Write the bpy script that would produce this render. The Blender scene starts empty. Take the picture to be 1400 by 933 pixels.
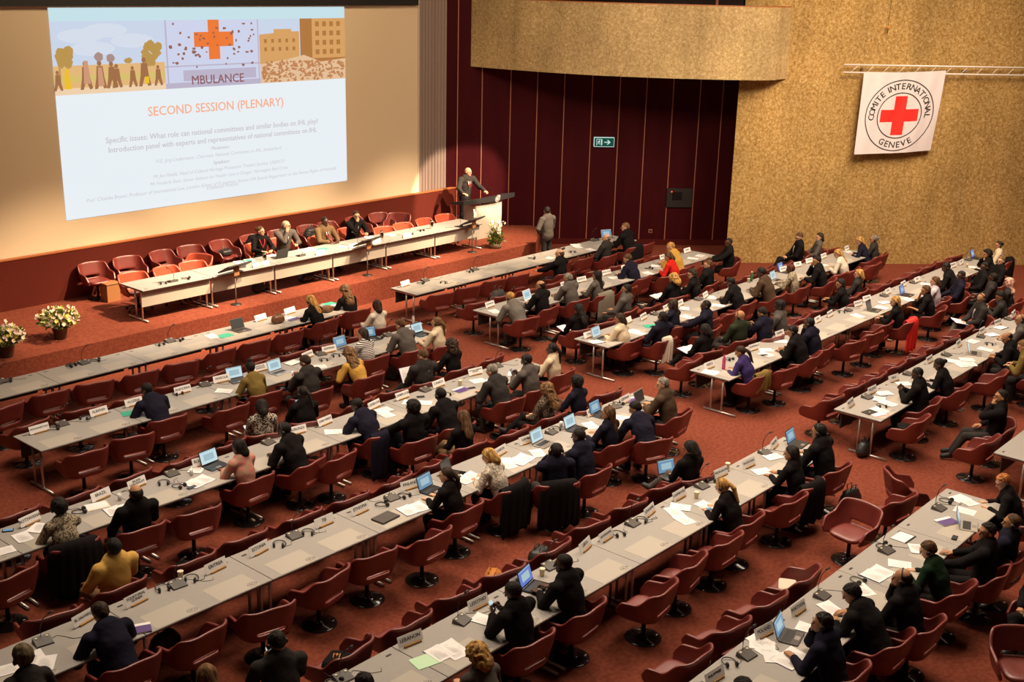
import bpy, math, random
import numpy as np
from mathutils import Vector, Matrix
D = bpy.data; SC = bpy.context.scene; COL = SC.collection
R = math.radians; PI = math.pi
# ---------------- camera ----------------
F_PX, PITCH, YAW, ROLL, CAMH = 1627.48, R(17.08186), R(49.2417), R(-1.43435), 8.1
fw = Vector((math.sin(YAW)*math.cos(PITCH), math.cos(YAW)*math.cos(PITCH), -math.sin(PITCH)))
rt = Vector((math.cos(YAW), -math.sin(YAW), 0)); dn = fw.cross(rt)
rt2 = rt*math.cos(ROLL)+dn*math.sin(ROLL); dn2 = -rt*math.sin(ROLL)+dn*math.cos(ROLL)
cd = D.cameras.new('camera'); cam = D.objects.new('camera', cd); COL.objects.link(cam)
cd.sensor_width = 36; cd.lens = F_PX/1400*36; cd.clip_end = 200; cd.clip_start = .5
Mc = Matrix((rt2, -dn2, -fw)).transposed().to_4x4(); Mc.translation = (0, 0, CAMH); cam.matrix_world = Mc
SC.camera = cam
def ray(px, py): return rt2*((px-700)/F_PX)+dn2*((py-466.5)/F_PX)+fw
def at(px, py, z=.74):                  # the point of the horizontal plane z that the photo shows there
    d = ray(px, py); t = (z-CAMH)/d.z; return (d.x*t, d.y*t)
def atY(px, py, Y):
    d = ray(px, py); t = Y/d.y; return (d.x*t, CAMH+d.z*t)
# ---------------- light ----------------
SC.view_settings.view_transform = 'Standard'; SC.view_settings.look = 'None'
SC.view_settings.exposure = 0.0; SC.view_settings.gamma = 1.0
W = D.worlds.new('world'); SC.world = W; W.use_nodes = True
W.node_tree.nodes['Background'].inputs[0].default_value = (1.0, .74, .55, 1)
W.node_tree.nodes['Background'].inputs[1].default_value = .018
def area(name, loc, tgt, size, power, col, sy=None, spread=None):
    l = D.lights.new(name, 'AREA'); l.energy = power; l.color = col; l.size = size
    if sy: l.shape = 'RECTANGLE'; l.size_y = sy
    if spread: l.spread = R(spread)
    o = D.objects.new(name, l); COL.objects.link(o); o.location = loc
    o.rotation_euler = (Vector(tgt)-Vector(loc)).to_track_quat('-Z', 'Y').to_euler(); return o
def spot(name, loc, tgt, power, col, ang, blend=.4, rad=.15):
    l = D.lights.new(name, 'SPOT'); l.energy = power; l.color = col; l.spot_size = R(ang); l.spot_blend = blend; l.shadow_soft_size = rad
    o = D.objects.new(name, l); COL.objects.link(o); o.location = loc
    o.rotation_euler = (Vector(tgt)-Vector(loc)).to_track_quat('-Z', 'Y').to_euler(); return o
WARM = (1.0, .82, .62)
area('hall_light', (10, 14, 12), (11, 13, 0), 6, 720, WARM, 5, 120)
area('hall_light', (20, 14, 12), (20.5, 13, 0), 7, 900, WARM, 5, 120)
area('hall_light', (29, 10, 12), (29, 10.5, 0), 6, 780, WARM, 5, 120)
area('hall_light', (16, 7, 12), (16, 6, 0), 6, 600, WARM, 5, 120)
area('wall_light', (26, 9, 11.5), (33, 15.5, 4), 4, 620, (1, .80, .58), 3, 130)
for sx, lx_ in ((13.5, 18.5), (17, 21.5), (20.5, 24.5), (24.5, 27)):
    spot('stage_spot', (lx_, 16.2, 11.8), (sx, 23.2, .6), 17500, (1.0, .76, .50), 31, .8, .12)
spot('lectern_spot', (25.8, 12.5, 11.2), (26.3, 24.8, 1.7), 26000, (1.0, .78, .55), 11.5, .3, .08)
area('balcony_fill', (19, 12, 11), (28.6, 20, 6.2), 3, 110, (1, .82, .6), 2, 60)  # added fill light, only there to brighten the balcony parapet
area('screen_light', (18, 19.5, 11.6), (18, 25.7, 5.0), 9, 430, (1, .78, .50), 1.5, 140)
# ---------------- materials ----------------
def mat(name, col, rough=.6, metal=0, spec=.5, emit=None, es=0, bump=None, var=None, coat=0, coords='Object'):
    m = D.materials.new(name); m.use_nodes = True; nt = m.node_tree; b = nt.nodes['Principled BSDF']
    b.inputs['Base Color'].default_value = (*col, 1); b.inputs['Roughness'].default_value = rough
    b.inputs['Metallic'].default_value = metal; b.inputs['Specular IOR Level'].default_value = spec
    if coat: b.inputs['Coat Weight'].default_value = coat
    if emit: b.inputs['Emission Color'].default_value = (*emit, 1); b.inputs['Emission Strength'].default_value = es
    if bump or var:
        tc = nt.nodes.new('ShaderNodeTexCoord')
        def noise(sc, st=(1, 1, 1)):
            mp = nt.nodes.new('ShaderNodeMapping'); mp.inputs['Scale'].default_value = st
            nt.links.new(tc.outputs[coords], mp.inputs[0])
            n = nt.nodes.new('ShaderNodeTexNoise'); n.inputs['Scale'].default_value = sc; n.inputs['Detail'].default_value = 3
            nt.links.new(mp.outputs[0], n.inputs['Vector']); return n
        if var:                          # (scale, other colour, stretch)
            n = noise(var[0], var[2] if len(var) > 2 else (1, 1, 1)); r = nt.nodes.new('ShaderNodeValToRGB')
            r.color_ramp.elements[0].position = .38; r.color_ramp.elements[1].position = .64
            r.color_ramp.elements[0].color = (*col, 1); r.color_ramp.elements[1].color = (*var[1], 1)
            nt.links.new(n.outputs['Fac'], r.inputs[0]); nt.links.new(r.outputs[0], b.inputs['Base Color'])
        if bump:                         # (scale, strength, stretch)
            n = noise(bump[0], bump[2] if len(bump) > 2 else (1, 1, 1)); bp = nt.nodes.new('ShaderNodeBump')
            bp.inputs['Strength'].default_value = bump[1]; bp.inputs['Distance'].default_value = .02
            nt.links.new(n.outputs['Fac'], bp.inputs['Height']); nt.links.new(bp.outputs[0], b.inputs['Normal'])
    return m
def sc(c, k): return tuple(min(1, v*k) for v in c)
M = dict(
 carpet=mat('carpet', (.175, .040, .022), .95, spec=.1, var=(16, (.235, .060, .033)), bump=(150, .5)),
 carpet_dark=mat('skirting_carpet', (.08, .01, .008), .9, spec=.1, bump=(120, .4)),
 wallcarpet=mat('wall_carpet', (.085, .013, .008), .95, spec=.1, var=(50, (.12, .021, .013)), bump=(120, .4)),
 woodrail=mat('wood_rail', (.40, .12, .035), .5, bump=(6, .1, (1, 20, 20))),
 burg=mat('burgundy_panel', (.041, .0028, .0045), .65, spec=.08, var=(3, (.050, .0038, .0055), (1, 1, .2)), bump=(80, .12)),
 seam=mat('panel_joint_strip', (.34, .12, .075), .45),
 screen=mat('projection_screen_cloth', (.80, .62, .42), .9, spec=.1),
 black=mat('black_matt', (.012, .010, .010), .6), blackg=mat('black_gloss', (.01, .009, .009), .18),
 curtain=mat('taupe_curtain', (.31, .225, .19), .8, spec=.15, bump=(90, .2)),
 dark=mat('dark_glass', (.015, .009, .007), .12),
 top=mat('grey_laminate', (.345, .312, .285), .42, spec=.35, var=(90, (.375, .34, .31)), bump=(200, .03)),
 edge=mat('black_edge', (.02, .018, .018), .45),
 pad=mat('pale_desk_pad', (.46, .405, .345), .5, spec=.3),
 modesty=mat('dark_modesty_panel', (.055, .045, .040), .6), modg=mat('grey_perforated_panel', (.42, .36, .29), .7, var=(120, (.47, .41, .33))),
 steel=mat('brushed_steel', (.62, .56, .50), .35, metal=.85), steeld=mat('grey_steel', (.36, .31, .28), .4, metal=.6),
 chrome=mat('chrome', (.8, .76, .7), .12, metal=1),
 leather=mat('burgundy_leather', (.165, .018, .011), .44, spec=.95, var=(5, (.20, .024, .014)), bump=(70, .10)),
 leathero=mat('orange_red_leather', (.40, .065, .030), .38, spec=.6, var=(5, (.44, .08, .036)), bump=(70, .10)),
 disc=mat('black_lacquered_steel', (.022, .015, .014), .12, spec=.7), plastic=mat('black_plastic', (.022, .019, .018), .45),
 plasg=mat('grey_plastic', (.085, .070, .062), .5), white=mat('white_card', (.88, .83, .81), .7),
 ink=mat('black_ink', (.03, .025, .025), .7), oak=mat('oak_block', (.42, .22, .055), .5, var=(8, (.34, .16, .035), (1, 12, 12))),
 skin1=mat('light_skin', (.62, .33, .20), .55, spec=.3, bump=(60, .05)), skin2=mat('tanned_skin', (.42, .20, .10), .55, spec=.3, bump=(60, .05)),
 skin3=mat('dark_skin', (.085, .036, .020), .45, spec=.4, bump=(60, .05)), skin4=mat('brown_skin', (.20, .085, .042), .5, spec=.35, bump=(60, .05)),
 eye=mat('eye', (.02, .012, .01), .2), lip=mat('lip', (.35, .09, .07), .5),
 leaf=mat('green_leaves', (.06, .11, .015), .5, var=(9, (.16, .22, .03))), yleaf=mat('yellow_blossom', (.70, .60, .10), .6),
 pink=mat('pale_pink_petals', (.85, .55, .42), .6, var=(12, (.9, .78, .62))), orchid=mat('white_petals', (.92, .85, .74), .6),
 pot=mat('dark_pot', (.10, .055, .03), .5), basket=mat('wicker_basket', (.17, .10, .055), .8, bump=(60, .6)),
 purple=mat('purple_print', (.10, .05, .20), .5), red=mat('red_cloth', (.72, .02, .015), .7, bump=(30, .2)),
 green=mat('green_folder', (.05, .42, .27), .5), mint=mat('mint_folder', (.55, .80, .52), .5), yellow=mat('yellow_folder', (.80, .62, .02), .5),
 cream=mat('cream_paper', (.80, .68, .48), .6), pinkp=mat('pink_folder', (.75, .28, .24), .5),
 wood=mat('brown_wood', (.34, .14, .05), .5, bump=(5, .1, (1, 1, 10))), clear=mat('clear_plastic', (.7, .68, .66), .15, spec=.8),
 cup=mat('paper_cup', (.75, .60, .36), .6), bottlep=mat('magenta_plastic', (.62, .05, .20), .25), bottleg=mat('green_bottle_glass', (.02, .16, .04), .15),
 bag_br=mat('brown_leather', (.15, .06, .025), .45, bump=(30, .3)), bag_or=mat('orange_leather', (.50, .17, .025), .35, bump=(30, .3)),
 grey=mat('grey_cloth', (.045, .038, .034), .9), led=mat('red_led', (.5, 0, 0), .4, emit=(1, .05, .02), es=3),
 sgreen=mat('lit_green_sign', (.004, .03, .02), .6, spec=.1, emit=(.004, .055, .038), es=1.0), swhite=mat('lit_white_sign', (.2, .25, .25), .6, spec=.1, emit=(.42, .62, .60), es=1.0),
 flagw=mat('flag_cloth', (.78, .68, .68), .8, bump=(9, .25)), flagr=mat('flag_red', (.78, .02, .012), .7), truss=mat('white_truss_tube', (.80, .70, .62), .35),
 orange=mat('orange_plastic', (.8, .25, .01), .5), cord=mat('dark_cord', (.05, .035, .02), .7),
)
def concrete(name, base, lo, hi, bump=.5):
    m = D.materials.new(name); m.use_nodes = True; nt = m.node_tree; b = nt.nodes['Principled BSDF']; b.inputs['Roughness'].default_value = .9
    b.inputs['Specular IOR Level'].default_value = .2
    tc = nt.nodes.new('ShaderNodeTexCoord')
    def N(t, **k):
        n = nt.nodes.new(t)
        for a, v in k.items(): n.inputs[a].default_value = v
        return n
    L = nt.links.new
    n1 = N('ShaderNodeTexNoise', Scale=13, Detail=6, Roughness=.95); L(tc.outputs['Object'], n1.inputs['Vector'])
    r1 = nt.nodes.new('ShaderNodeValToRGB'); L(n1.outputs['Fac'], r1.inputs[0])
    e = r1.color_ramp.elements; e[0].position = .38; e[0].color = (*lo, 1); e[1].position = .62; e[1].color = (*hi, 1)
    k = e.new(.5); k.color = (*base, 1)
    n2 = N('ShaderNodeTexNoise', Scale=.55, Detail=5); L(tc.outputs['Object'], n2.inputs['Vector'])
    mp = nt.nodes.new('ShaderNodeMapping'); mp.inputs['Scale'].default_value = (1.2, 1.2, .16); L(tc.outputs['Object'], mp.inputs[0])
    n3 = N('ShaderNodeTexNoise', Scale=1.1, Detail=3); L(mp.outputs[0], n3.inputs['Vector'])
    ad = nt.nodes.new('ShaderNodeMath'); ad.operation = 'ADD'; L(n2.outputs['Fac'], ad.inputs[0]); L(n3.outputs['Fac'], ad.inputs[1])
    mr = nt.nodes.new('ShaderNodeMapRange'); L(ad.outputs[0], mr.inputs[0])
    for i, v in zip((1, 2, 3, 4), (.7, 1.3, .70, 1.16)): mr.inputs[i].default_value = v
    vo = N('ShaderNodeTexVoronoi', Scale=15); L(tc.outputs['Object'], vo.inputs['Vector'])
    sp = nt.nodes.new('ShaderNodeMapRange'); L(vo.outputs['Distance'], sp.inputs[0])
    for i, v in zip((1, 2, 3, 4), (.10, .24, 1.5, 1.0)): sp.inputs[i].default_value = v
    mu = nt.nodes.new('ShaderNodeMath'); mu.operation = 'MULTIPLY'; L(mr.outputs[0], mu.inputs[0]); L(sp.outputs[0], mu.inputs[1])
    mx = nt.nodes.new('ShaderNodeVectorMath'); mx.operation = 'SCALE'; L(r1.outputs[0], mx.inputs[0]); L(mu.outputs[0], mx.inputs['Scale'])
    # faint board joints of the formwork
    ms = nt.nodes.new('ShaderNodeMapping'); ms.inputs['Rotation'].default_value = (0, 0, R(45)); L(tc.outputs['Object'], ms.inputs[0]); sp_ = nt.nodes.new('ShaderNodeSeparateXYZ'); L(ms.outputs[0], sp_.inputs[0])
    cb = nt.nodes.new('ShaderNodeCombineXYZ'); L(sp_.outputs[0], cb.inputs[0]); L(sp_.outputs[2], cb.inputs[1])
    br = N('ShaderNodeTexBrick', Scale=1.0); br.offset = 0; br.inputs['Mortar Size'].default_value = .012; br.inputs['Mortar Smooth'].default_value = 1; br.inputs['Brick Width'].default_value = 1.25; br.inputs['Row Height'].default_value = 2.65
    br.inputs['Color1'].default_value = (1, 1, 1, 1); br.inputs['Color2'].default_value = (.94, .94, .93, 1); br.inputs['Mortar'].default_value = (.78, .76, .72, 1); L(cb.outputs[0], br.inputs['Vector'])
    mm = nt.nodes.new('ShaderNodeVectorMath'); mm.operation = 'MULTIPLY'; L(mx.outputs[0], mm.inputs[0]); L(br.outputs['Color'], mm.inputs[1])
    L(mm.outputs[0], b.inputs['Base Color'])
    bp = N('ShaderNodeBump', Strength=bump, Distance=.03); L(n1.outputs['Fac'], bp.inputs['Height']); L(bp.outputs[0], b.inputs['Normal'])
    return m
M['conc'] = concrete('exposed_aggregate_concrete', (.47, .275, .085), (.24, .115, .025), (.74, .50, .22))
M['concb'] = concrete('balcony_aggregate_concrete', (.50, .335, .15), (.33, .20, .075), (.74, .54, .28), .35)
# ---------------- mesh helpers ----------------
class MB:
    def __init__(s): s.v = []; s.f = []; s.m = []; s.sm = []
    def add(s, v, f, mi=0, smooth=False, T=None):
        n = len(s.v); v = [Vector(p) for p in v]
        if T is not None: v = [T @ p for p in v]
        s.v += [tuple(p) for p in v]; s.f += [[i+n for i in q] for q in f]; s.m += [mi]*len(f); s.sm += [smooth]*len(f); return s
    def box(s, c, d, mi=0, T=None, taper=1.0, bev=0):
        x, y, z = d[0]/2, d[1]/2, d[2]/2
        if bev:
            b = min(bev, x*.9, y*.9, z*.9); V = []; rings = []
            for zz, k in ((-z, b), (-z+b, 0), (z-b, 0), (z, b)):
                X, Y = x-k, y-k; r = []
                for px, py in ((X, Y-b), (X-b, Y), (-X+b, Y), (-X, Y-b), (-X, -Y+b), (-X+b, -Y), (X-b, -Y), (X, -Y+b)):
                    r.append(len(V)); V.append((c[0]+px, c[1]+py, c[2]+zz))
                rings.append(r)
            Fc = [rings[0][::-1], rings[3]]
            for a, bb in zip(rings, rings[1:]): Fc += [[a[i], a[(i+1) % 8], bb[(i+1) % 8], bb[i]] for i in range(8)]
            return s.add(V, Fc, mi, False, T)
        V = [(c[0]+i*x*(taper if k > 0 else 1), c[1]+j*y*(taper if k > 0 else 1), c[2]+k*z) for k in (-1, 1) for j in (-1, 1) for i in (-1, 1)]
        return s.add(V, [[0, 2, 3, 1], [4, 5, 7, 6], [0, 1, 5, 4], [2, 6, 7, 3], [1, 3, 7, 5], [0, 4, 6, 2]], mi, False, T)
    def tube(s, P, r, n=8, mi=0, T=None, cap=True):
        P = [Vector(p) for p in P]; rr = r if isinstance(r, (list, tuple)) else [r]*len(P); V = []; Fc = []
        up = Vector((0, 0, 1))
        for i, p in enumerate(P):
            t = (P[min(i+1, len(P)-1)]-P[max(i-1, 0)]).normalized()
            a = t.cross(up)
            if a.length < .05: a = t.cross(Vector((0, 1, 0)))
            a.normalize(); b = t.cross(a)
            for k in range(n): V.append(p+(a*math.cos(2*PI*k/n)+b*math.sin(2*PI*k/n))*rr[i])
            if i: Fc += [[(i-1)*n+k, (i-1)*n+(k+1) % n, i*n+(k+1) % n, i*n+k] for k in range(n)]
        if cap: Fc += [list(range(n))[::-1], [len(V)-n+k for k in range(n)]]
        return s.add(V, Fc, mi, True, T)
    def lathe(s, prof, n=24, c=(0, 0, 0), mi=0, T=None):
        V = []; Fc = []
        for i, (r, z) in enumerate(prof):
            for k in range(n): V.append((c[0]+r*math.cos(2*PI*k/n), c[1]+r*math.sin(2*PI*k/n), c[2]+z))
            if i: Fc += [[(i-1)*n+k, (i-1)*n+(k+1) % n, i*n+(k+1) % n, i*n+k] for k in range(n)]
        Fc += [list(range(n))[::-1], [len(V)-n+k for k in range(n)]]
        return s.add(V, Fc, mi, True, T)
    def prism(s, pts, z0, z1, mi=0, T=None):
        n = len(pts); V = [(x, y, z0) for x, y in pts]+[(x, y, z1) for x, y in pts]
        return s.add(V, [list(range(n))[::-1], list(range(n, 2*n))]+[[i, (i+1) % n, n+(i+1) % n, n+i] for i in range(n)], mi, False, T)
    def mesh(s, name='m'):
        me = D.meshes.new(name); me.from_pydata(s.v, [], s.f); me.polygons.foreach_set('material_index', s.m); me.polygons.foreach_set('use_smooth', s.sm); me.update(); return me
def obj(name, me, mats=None, parent=None, label=None):
    if isinstance(me, MB): me = me.mesh(name)
    if mats and not me.materials:
        for m in (mats if isinstance(mats, (list, tuple)) else [mats]): me.materials.append(m)
    o = D.objects.new(name, me); COL.objects.link(o)
    if parent: o.parent = parent
    if label: o['label'] = label
    return o
def empty(name, loc=(0, 0, 0), rz=0):
    o = D.objects.new(name, None); COL.objects.link(o); o.location = loc; o.rotation_euler.z = rz; o.empty_display_size = .1; return o
def tag(o, label, cat, group=None, kind=None):
    o['label'] = label
    if cat: o['category'] = cat
    if group: o['group'] = group
    if kind: o['kind'] = kind
    return o
def struct(name, mb, m, label=None):
    o = obj(name, mb, m); o['kind'] = 'structure'
    if label: o['label'] = label
    return o
def copy_tree(o, parent=None):
    c = o.copy(); COL.objects.link(c); c.parent = parent
    for ch in PROTO.get(o.name, []): copy_tree(ch, c)
    return c
PROTO = {}
def proto(o):                                # remembers the children of a finished prototype
    def rec(x):
        k = [y for y in D.objects if y.parent == x]; PROTO[x.name] = k
        for y in k: rec(y)
    rec(o); return o
class Maker:                                 # first use places the prototype itself, later uses copy it
    def __init__(s, build): s.build = build; s.first = None
    def __call__(s, x, y, z, rz, label, cat, group=None):
        if s.first is None: o = s.first = proto(s.build())
        else: o = copy_tree(s.first)
        o.location = (x, y, z); o.rotation_euler = (0, 0, rz); o['label'] = label; o['category'] = cat
        if group: o['group'] = group
        return o
FONT = {}
def text_mesh(t, size, ext=.0006, align='CENTER', key=None):
    c = D.curves.new('txt', 'FONT'); c.body = t; c.size = size; c.extrude = ext; c.align_x = align; c.align_y = 'CENTER'; c.resolution_u = 2; c.space_line = .85
    o = D.objects.new('txt', c)
    me = D.meshes.new_from_object(o); D.objects.remove(o); D.curves.remove(c); me.materials.clear()
    if key == 'b':
        vs = [tuple(v.co) for v in me.vertices]; fs = [list(p.vertices) for p in me.polygons]; b_ = MB()
        for dx, dy in ((-.014, 0), (.014, 0), (0, .008), (0, -.008)): b_.add([(x+dx*size, y+dy*size, z) for x, y, z in vs], fs)
        me = b_.mesh('letters')
    return me
ORD = 'first second third fourth fifth sixth seventh eighth ninth tenth eleventh twelfth thirteenth fourteenth fifteenth sixteenth seventeenth eighteenth nineteenth twentieth'.split()+['twenty-'+w for w in 'first second third fourth fifth sixth seventh eighth ninth'.split()]
rnd = random.Random(7)
# ---------------- the room ----------------
SW, SCW = 52.0, 48.6                          # burgundy wall: x+y = SW; concrete wall: x+y = SCW
struct('floor', MB().box((20, 10, -.05), (50, 40, .1)), M['carpet'])
ZS = .6
st = [(-5, 21.93), (26.4, 21.93), (28.2, 23.25), (28.2, 23.7), (26.2, 25.72), (-5, 25.72)]
struct('floor_stage', MB().prism(st, 0, ZS), M['carpet'], 'carpeted podium platform')
b = MB().box((12.4, 25.45, (ZS+1.74)/2), (30, .10, 1.74-ZS)); b.m = [0]*6
b.box((12.4, 25.45, 1.755), (30, .13, .03), 1)
struct('wall_podium', b, [M['wallcarpet'], M['woodrail']], 'low carpeted wall with wooden rail behind podium')
struct('wall_back', MB().box((11, 25.95, 6), (34, .2, 12)), M['black'])
screenmesh = MB().box((11.95, 25.60, 4.9), (26.5, .04, 6.4))
ps = obj('projection_screen', screenmesh, M['screen']); tag(ps, 'huge cream projection screen across the wall behind the podium', 'projection screen')
va = obj('valance', MB().box((11, 25.50, 9.6), (28.1, .08, 4.78)), M['black']); tag(va, 'black masking drape above the projection screen', 'drape')
YS_ = 25.57
def atS(px, py): x, z = atY(px, py, YS_); return x, z
c_ = [atS(66, 11), atS(470, 9), atS(475, 247), atS(90, 302)]
sx0, sx1, sz0, sz1 = (c_[0][0]+c_[3][0])/2, (c_[1][0]+c_[2][0])/2, (c_[2][1]+c_[3][1])/2, (c_[0][1]+c_[1][1])/2
SLD = empty('projected_slide', ((sx0+sx1)/2, YS_, sz0)); tag(SLD, 'bright projected slide reading SECOND SESSION (PLENARY) on the cream screen', 'projected slide')
OX, OZ = (sx0+sx1)/2, sz0
def em(name, srgb, k=1.0):
    c = [((v/255+.055)/1.055)**2.4 if v > 10 else v/3294 for v in srgb]; m = mat(name, (.02, .02, .02), .9, spec=0, emit=tuple(c), es=k); return m
def spoly(name, quads, m, lay, parent=None):
    b_ = MB()
    for q in quads: b_.add([(x-OX, -.0015*lay, z-OZ) for x, z in q], [list(range(len(q)))])
    o_ = obj(name, b_, m, parent or SLD); return o_
def rect(x0, x1, z0, z1): return [(x0, z0), (x1, z0), (x1, z1), (x0, z1)]
E_ = dict(w=em('slide_white', (232, 239, 244)), top=em('slide_band_pale_cyan', (196, 224, 232)), sky=em('photo_sky', (200, 212, 232)), cloud=em('photo_cloud', (212, 220, 234)), ground=em('photo_field', (226, 182, 122)), grass=em('photo_grass', (214, 190, 110)), road=em('photo_road', (238, 208, 172)),
  tree=em('photo_tree', (186, 148, 80)), fig=em('photo_figure', (160, 110, 72)), fig2=em('photo_figure_light', (206, 150, 120)), yel=em('photo_yellow_cloth', (236, 190, 40)), bund=em('photo_bundle', (170, 140, 132)), metal=em('photo_metal', (204, 210, 234)), metal2=em('photo_metal_shade', (186, 178, 200)), hole=em('photo_hole', (150, 98, 84)),
  cross=em('photo_cross', (236, 120, 52)), letter=em('photo_lettering', (142, 96, 100)), bld=em('photo_building', (214, 160, 98)), bld2=em('photo_building_dark', (176, 118, 62)), rub=em('photo_rubble', (228, 190, 150)), rub2=em('photo_rubble_shade', (190, 130, 84)), title=em('slide_orange_text', (246, 176, 142)), txt=em('slide_grey_text', (198, 194, 202)), txt2=em('slide_faint_text', (200, 199, 208)))
spoly('slide_background', [rect(sx0, sx1, sz0, sz1)], E_['w'], 0)
zt, zb = atS(268, 27)[1], atS(70, 131)[1]
zb = (atS(75.7, 131.8)[1]+atS(471.8, 106.4)[1])/2; zt = (atS(66.8, 30.4)[1]+atS(470.7, 24)[1])/2
spoly('top_band', [rect(sx0, sx1, zt, sz1)], E_['top'], 1)
xa, xb = atS(224, 70)[0], atS(355, 70)[0]
hh = zt-zb; rr = random.Random(5)
# photo one: people walking across a field
P1 = spoly('photo_field_walkers', [rect(sx0, xa, zb, zt)], E_['sky'], 1); w1 = xa-sx0
spoly('clouds', [[(sx0+w1*(.05+.40*math.cos(2*PI*k/14)*.5+a), zb+hh*(c+.10*math.sin(2*PI*k/14))) for k in range(14)] for a, c in ((.20, .80), (.42, .87), (.66, .72), (.3, .62))], E_['cloud'], 2, P1)
spoly('field', [rect(sx0, xa, zb, zb+hh*.40)], E_['ground'], 3, P1); spoly('grass_band', [rect(sx0, xa, zb+hh*.17, zb+hh*.26)], E_['grass'], 4, P1); spoly('road', [rect(sx0, xa, zb, zb+hh*.09)], E_['road'], 4, P1)
def blob(cx, cz, rx, rz, n=18, j=.18): return [(cx+rx*math.cos(2*PI*k/n)*(1+rr.uniform(-j, j)), cz+rz*math.sin(2*PI*k/n)*(1+rr.uniform(-j, j))) for k in range(n)]
spoly('trees', [blob(sx0+w1*(.095+rr.uniform(-.04, .05)), zb+hh*(.50+rr.uniform(-.10, .12)), w1*.035, hh*.06, 9, .4) for q_ in range(16)]+[blob(sx0+w1*(.87+rr.uniform(-.08, .08)), zb+hh*(.52+rr.uniform(-.12, .14)), w1*.035, hh*.06, 9, .4) for q_ in range(22)]+[blob(sx0+w1*.085, zb+hh*.50, w1*.05, hh*.12), blob(sx0+w1*.66, zb+hh*.44, w1*.04, hh*.04), rect(sx0+w1*.045, sx0+w1*.06, zb+hh*.2, zb+hh*.45)], E_['tree'], 5, P1)
FG = []; BD = []
for i, (f, h_, b_) in enumerate([(.03, .28, 0), (.27, .40, 0), (.395, .40, 1), (.50, .38, 2), (.545, .34, 0), (.69, .30, 0), (.80, .42, 0), (.93, .30, 0)]):
    x = sx0+w1*f; z0 = zb+hh*.06; H_ = hh*h_; W_ = H_*.16
    FG += [blob(x, z0+H_*.90, W_*.55, H_*.10, 10, .05), [(x-W_, z0+H_*.35), (x+W_*1.1, z0+H_*.35), (x+W_*.8, z0+H_*.80), (x-W_*.7, z0+H_*.80)], [(x-W_, z0+H_*.36), (x+W_*.1, z0+H_*.36), (x-W_*.7, z0), (x-W_*1.5, z0)], [(x-W_*.1, z0+H_*.36), (x+W_*1.1, z0+H_*.36), (x+W_*1.6, z0+H_*.03), (x+W_*.8, z0)]]
    if b_: BD += [blob(x, z0+H_*1.12, W_*1.1, H_*.16, 12, .1)]
[spoly('walking_figure', FG[4*i_:4*i_+4], E_['fig'], 6, P1) for i_ in range(8)]; spoly('carried_bundles', BD, E_['bund'], 7, P1)
spoly('yellow_dress', [[(sx0+w1*.08, zb+hh*.08), (sx0+w1*.14, zb+hh*.08), (sx0+w1*.125, zb+hh*.36), (sx0+w1*.095, zb+hh*.36)], rect(sx0+w1*.80, sx0+w1*.84, zb+hh*.10, zb+hh*.20)], E_['yel'], 8, P1)
spoly('light_dress', [[(sx0+w1*.25, zb+hh*.14), (sx0+w1*.31, zb+hh*.14), (sx0+w1*.295, zb+hh*.46), (sx0+w1*.26, zb+hh*.46)], [(sx0+w1*.375, zb+hh*.1), (sx0+w1*.43, zb+hh*.1), (sx0+w1*.415, zb+hh*.36), (sx0+w1*.38, zb+hh*.36)]], E_['fig2'], 7, P1)
# photo two: the ambulance panel
P2 = spoly('photo_ambulance_panel', [rect(xa, xb, zb, zt)], E_['metal'], 1); w2 = xb-xa
spoly('panel_folds', [rect(xa, xb, zb+hh*.315, zb+hh*.335), rect(xa+w2*.02, xa+w2*.035, zb, zt), rect(xb-w2*.02, xb-w2*.008, zb, zt), rect(xa, xb, zb, zb+hh*.08), rect(xa+w2*.18, xa+w2*.95, zb+hh*.10, zb+hh*.26)], E_['metal2'], 2, P2)
cx_, cz_ = xa+w2*.51, zb+hh*.70
spoly('cross', [rect(cx_-w2*.058, cx_+w2*.058, cz_-hh*.29, zt), rect(cx_-w2*.205, cx_+w2*.205, cz_-hh*.10, cz_+hh*.12)], E_['cross'], 3, P2)
spoly('bullet_holes', [blob(xa+w2*rr.uniform(.06, .96), zb+hh*rr.uniform(.30, .97), w2*rr.uniform(.008, .018), hh*rr.uniform(.012, .026), 8, .3) for k in range(58)], E_['hole'], 4, P2)
def stext(t, pl, pr, m, lay, parent=None, bold=False, it=False, name='slide_text'):
    me = text_mesh(t, 1, 0, key='b' if bold else None); xs = [v.co.x for v in me.vertices] or [0, 1]; wd = max(xs)-min(xs); x0, z0 = atS(*pl); x1, z1 = atS(*pr); k = (x1-x0)/wd
    for v in me.vertices: x, y = v.co.x, v.co.y; v.co = (((x+(y*.25 if it else 0))*k)+(x0+x1)/2-OX, -.0015*lay, y*k+(z0+z1)/2-OZ)
    return obj(name, me, m, parent or SLD)
stext('MBULANCE', (262, 112), (333, 105), E_['letter'], 5, P2, True, name='ambulance_lettering')
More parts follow.
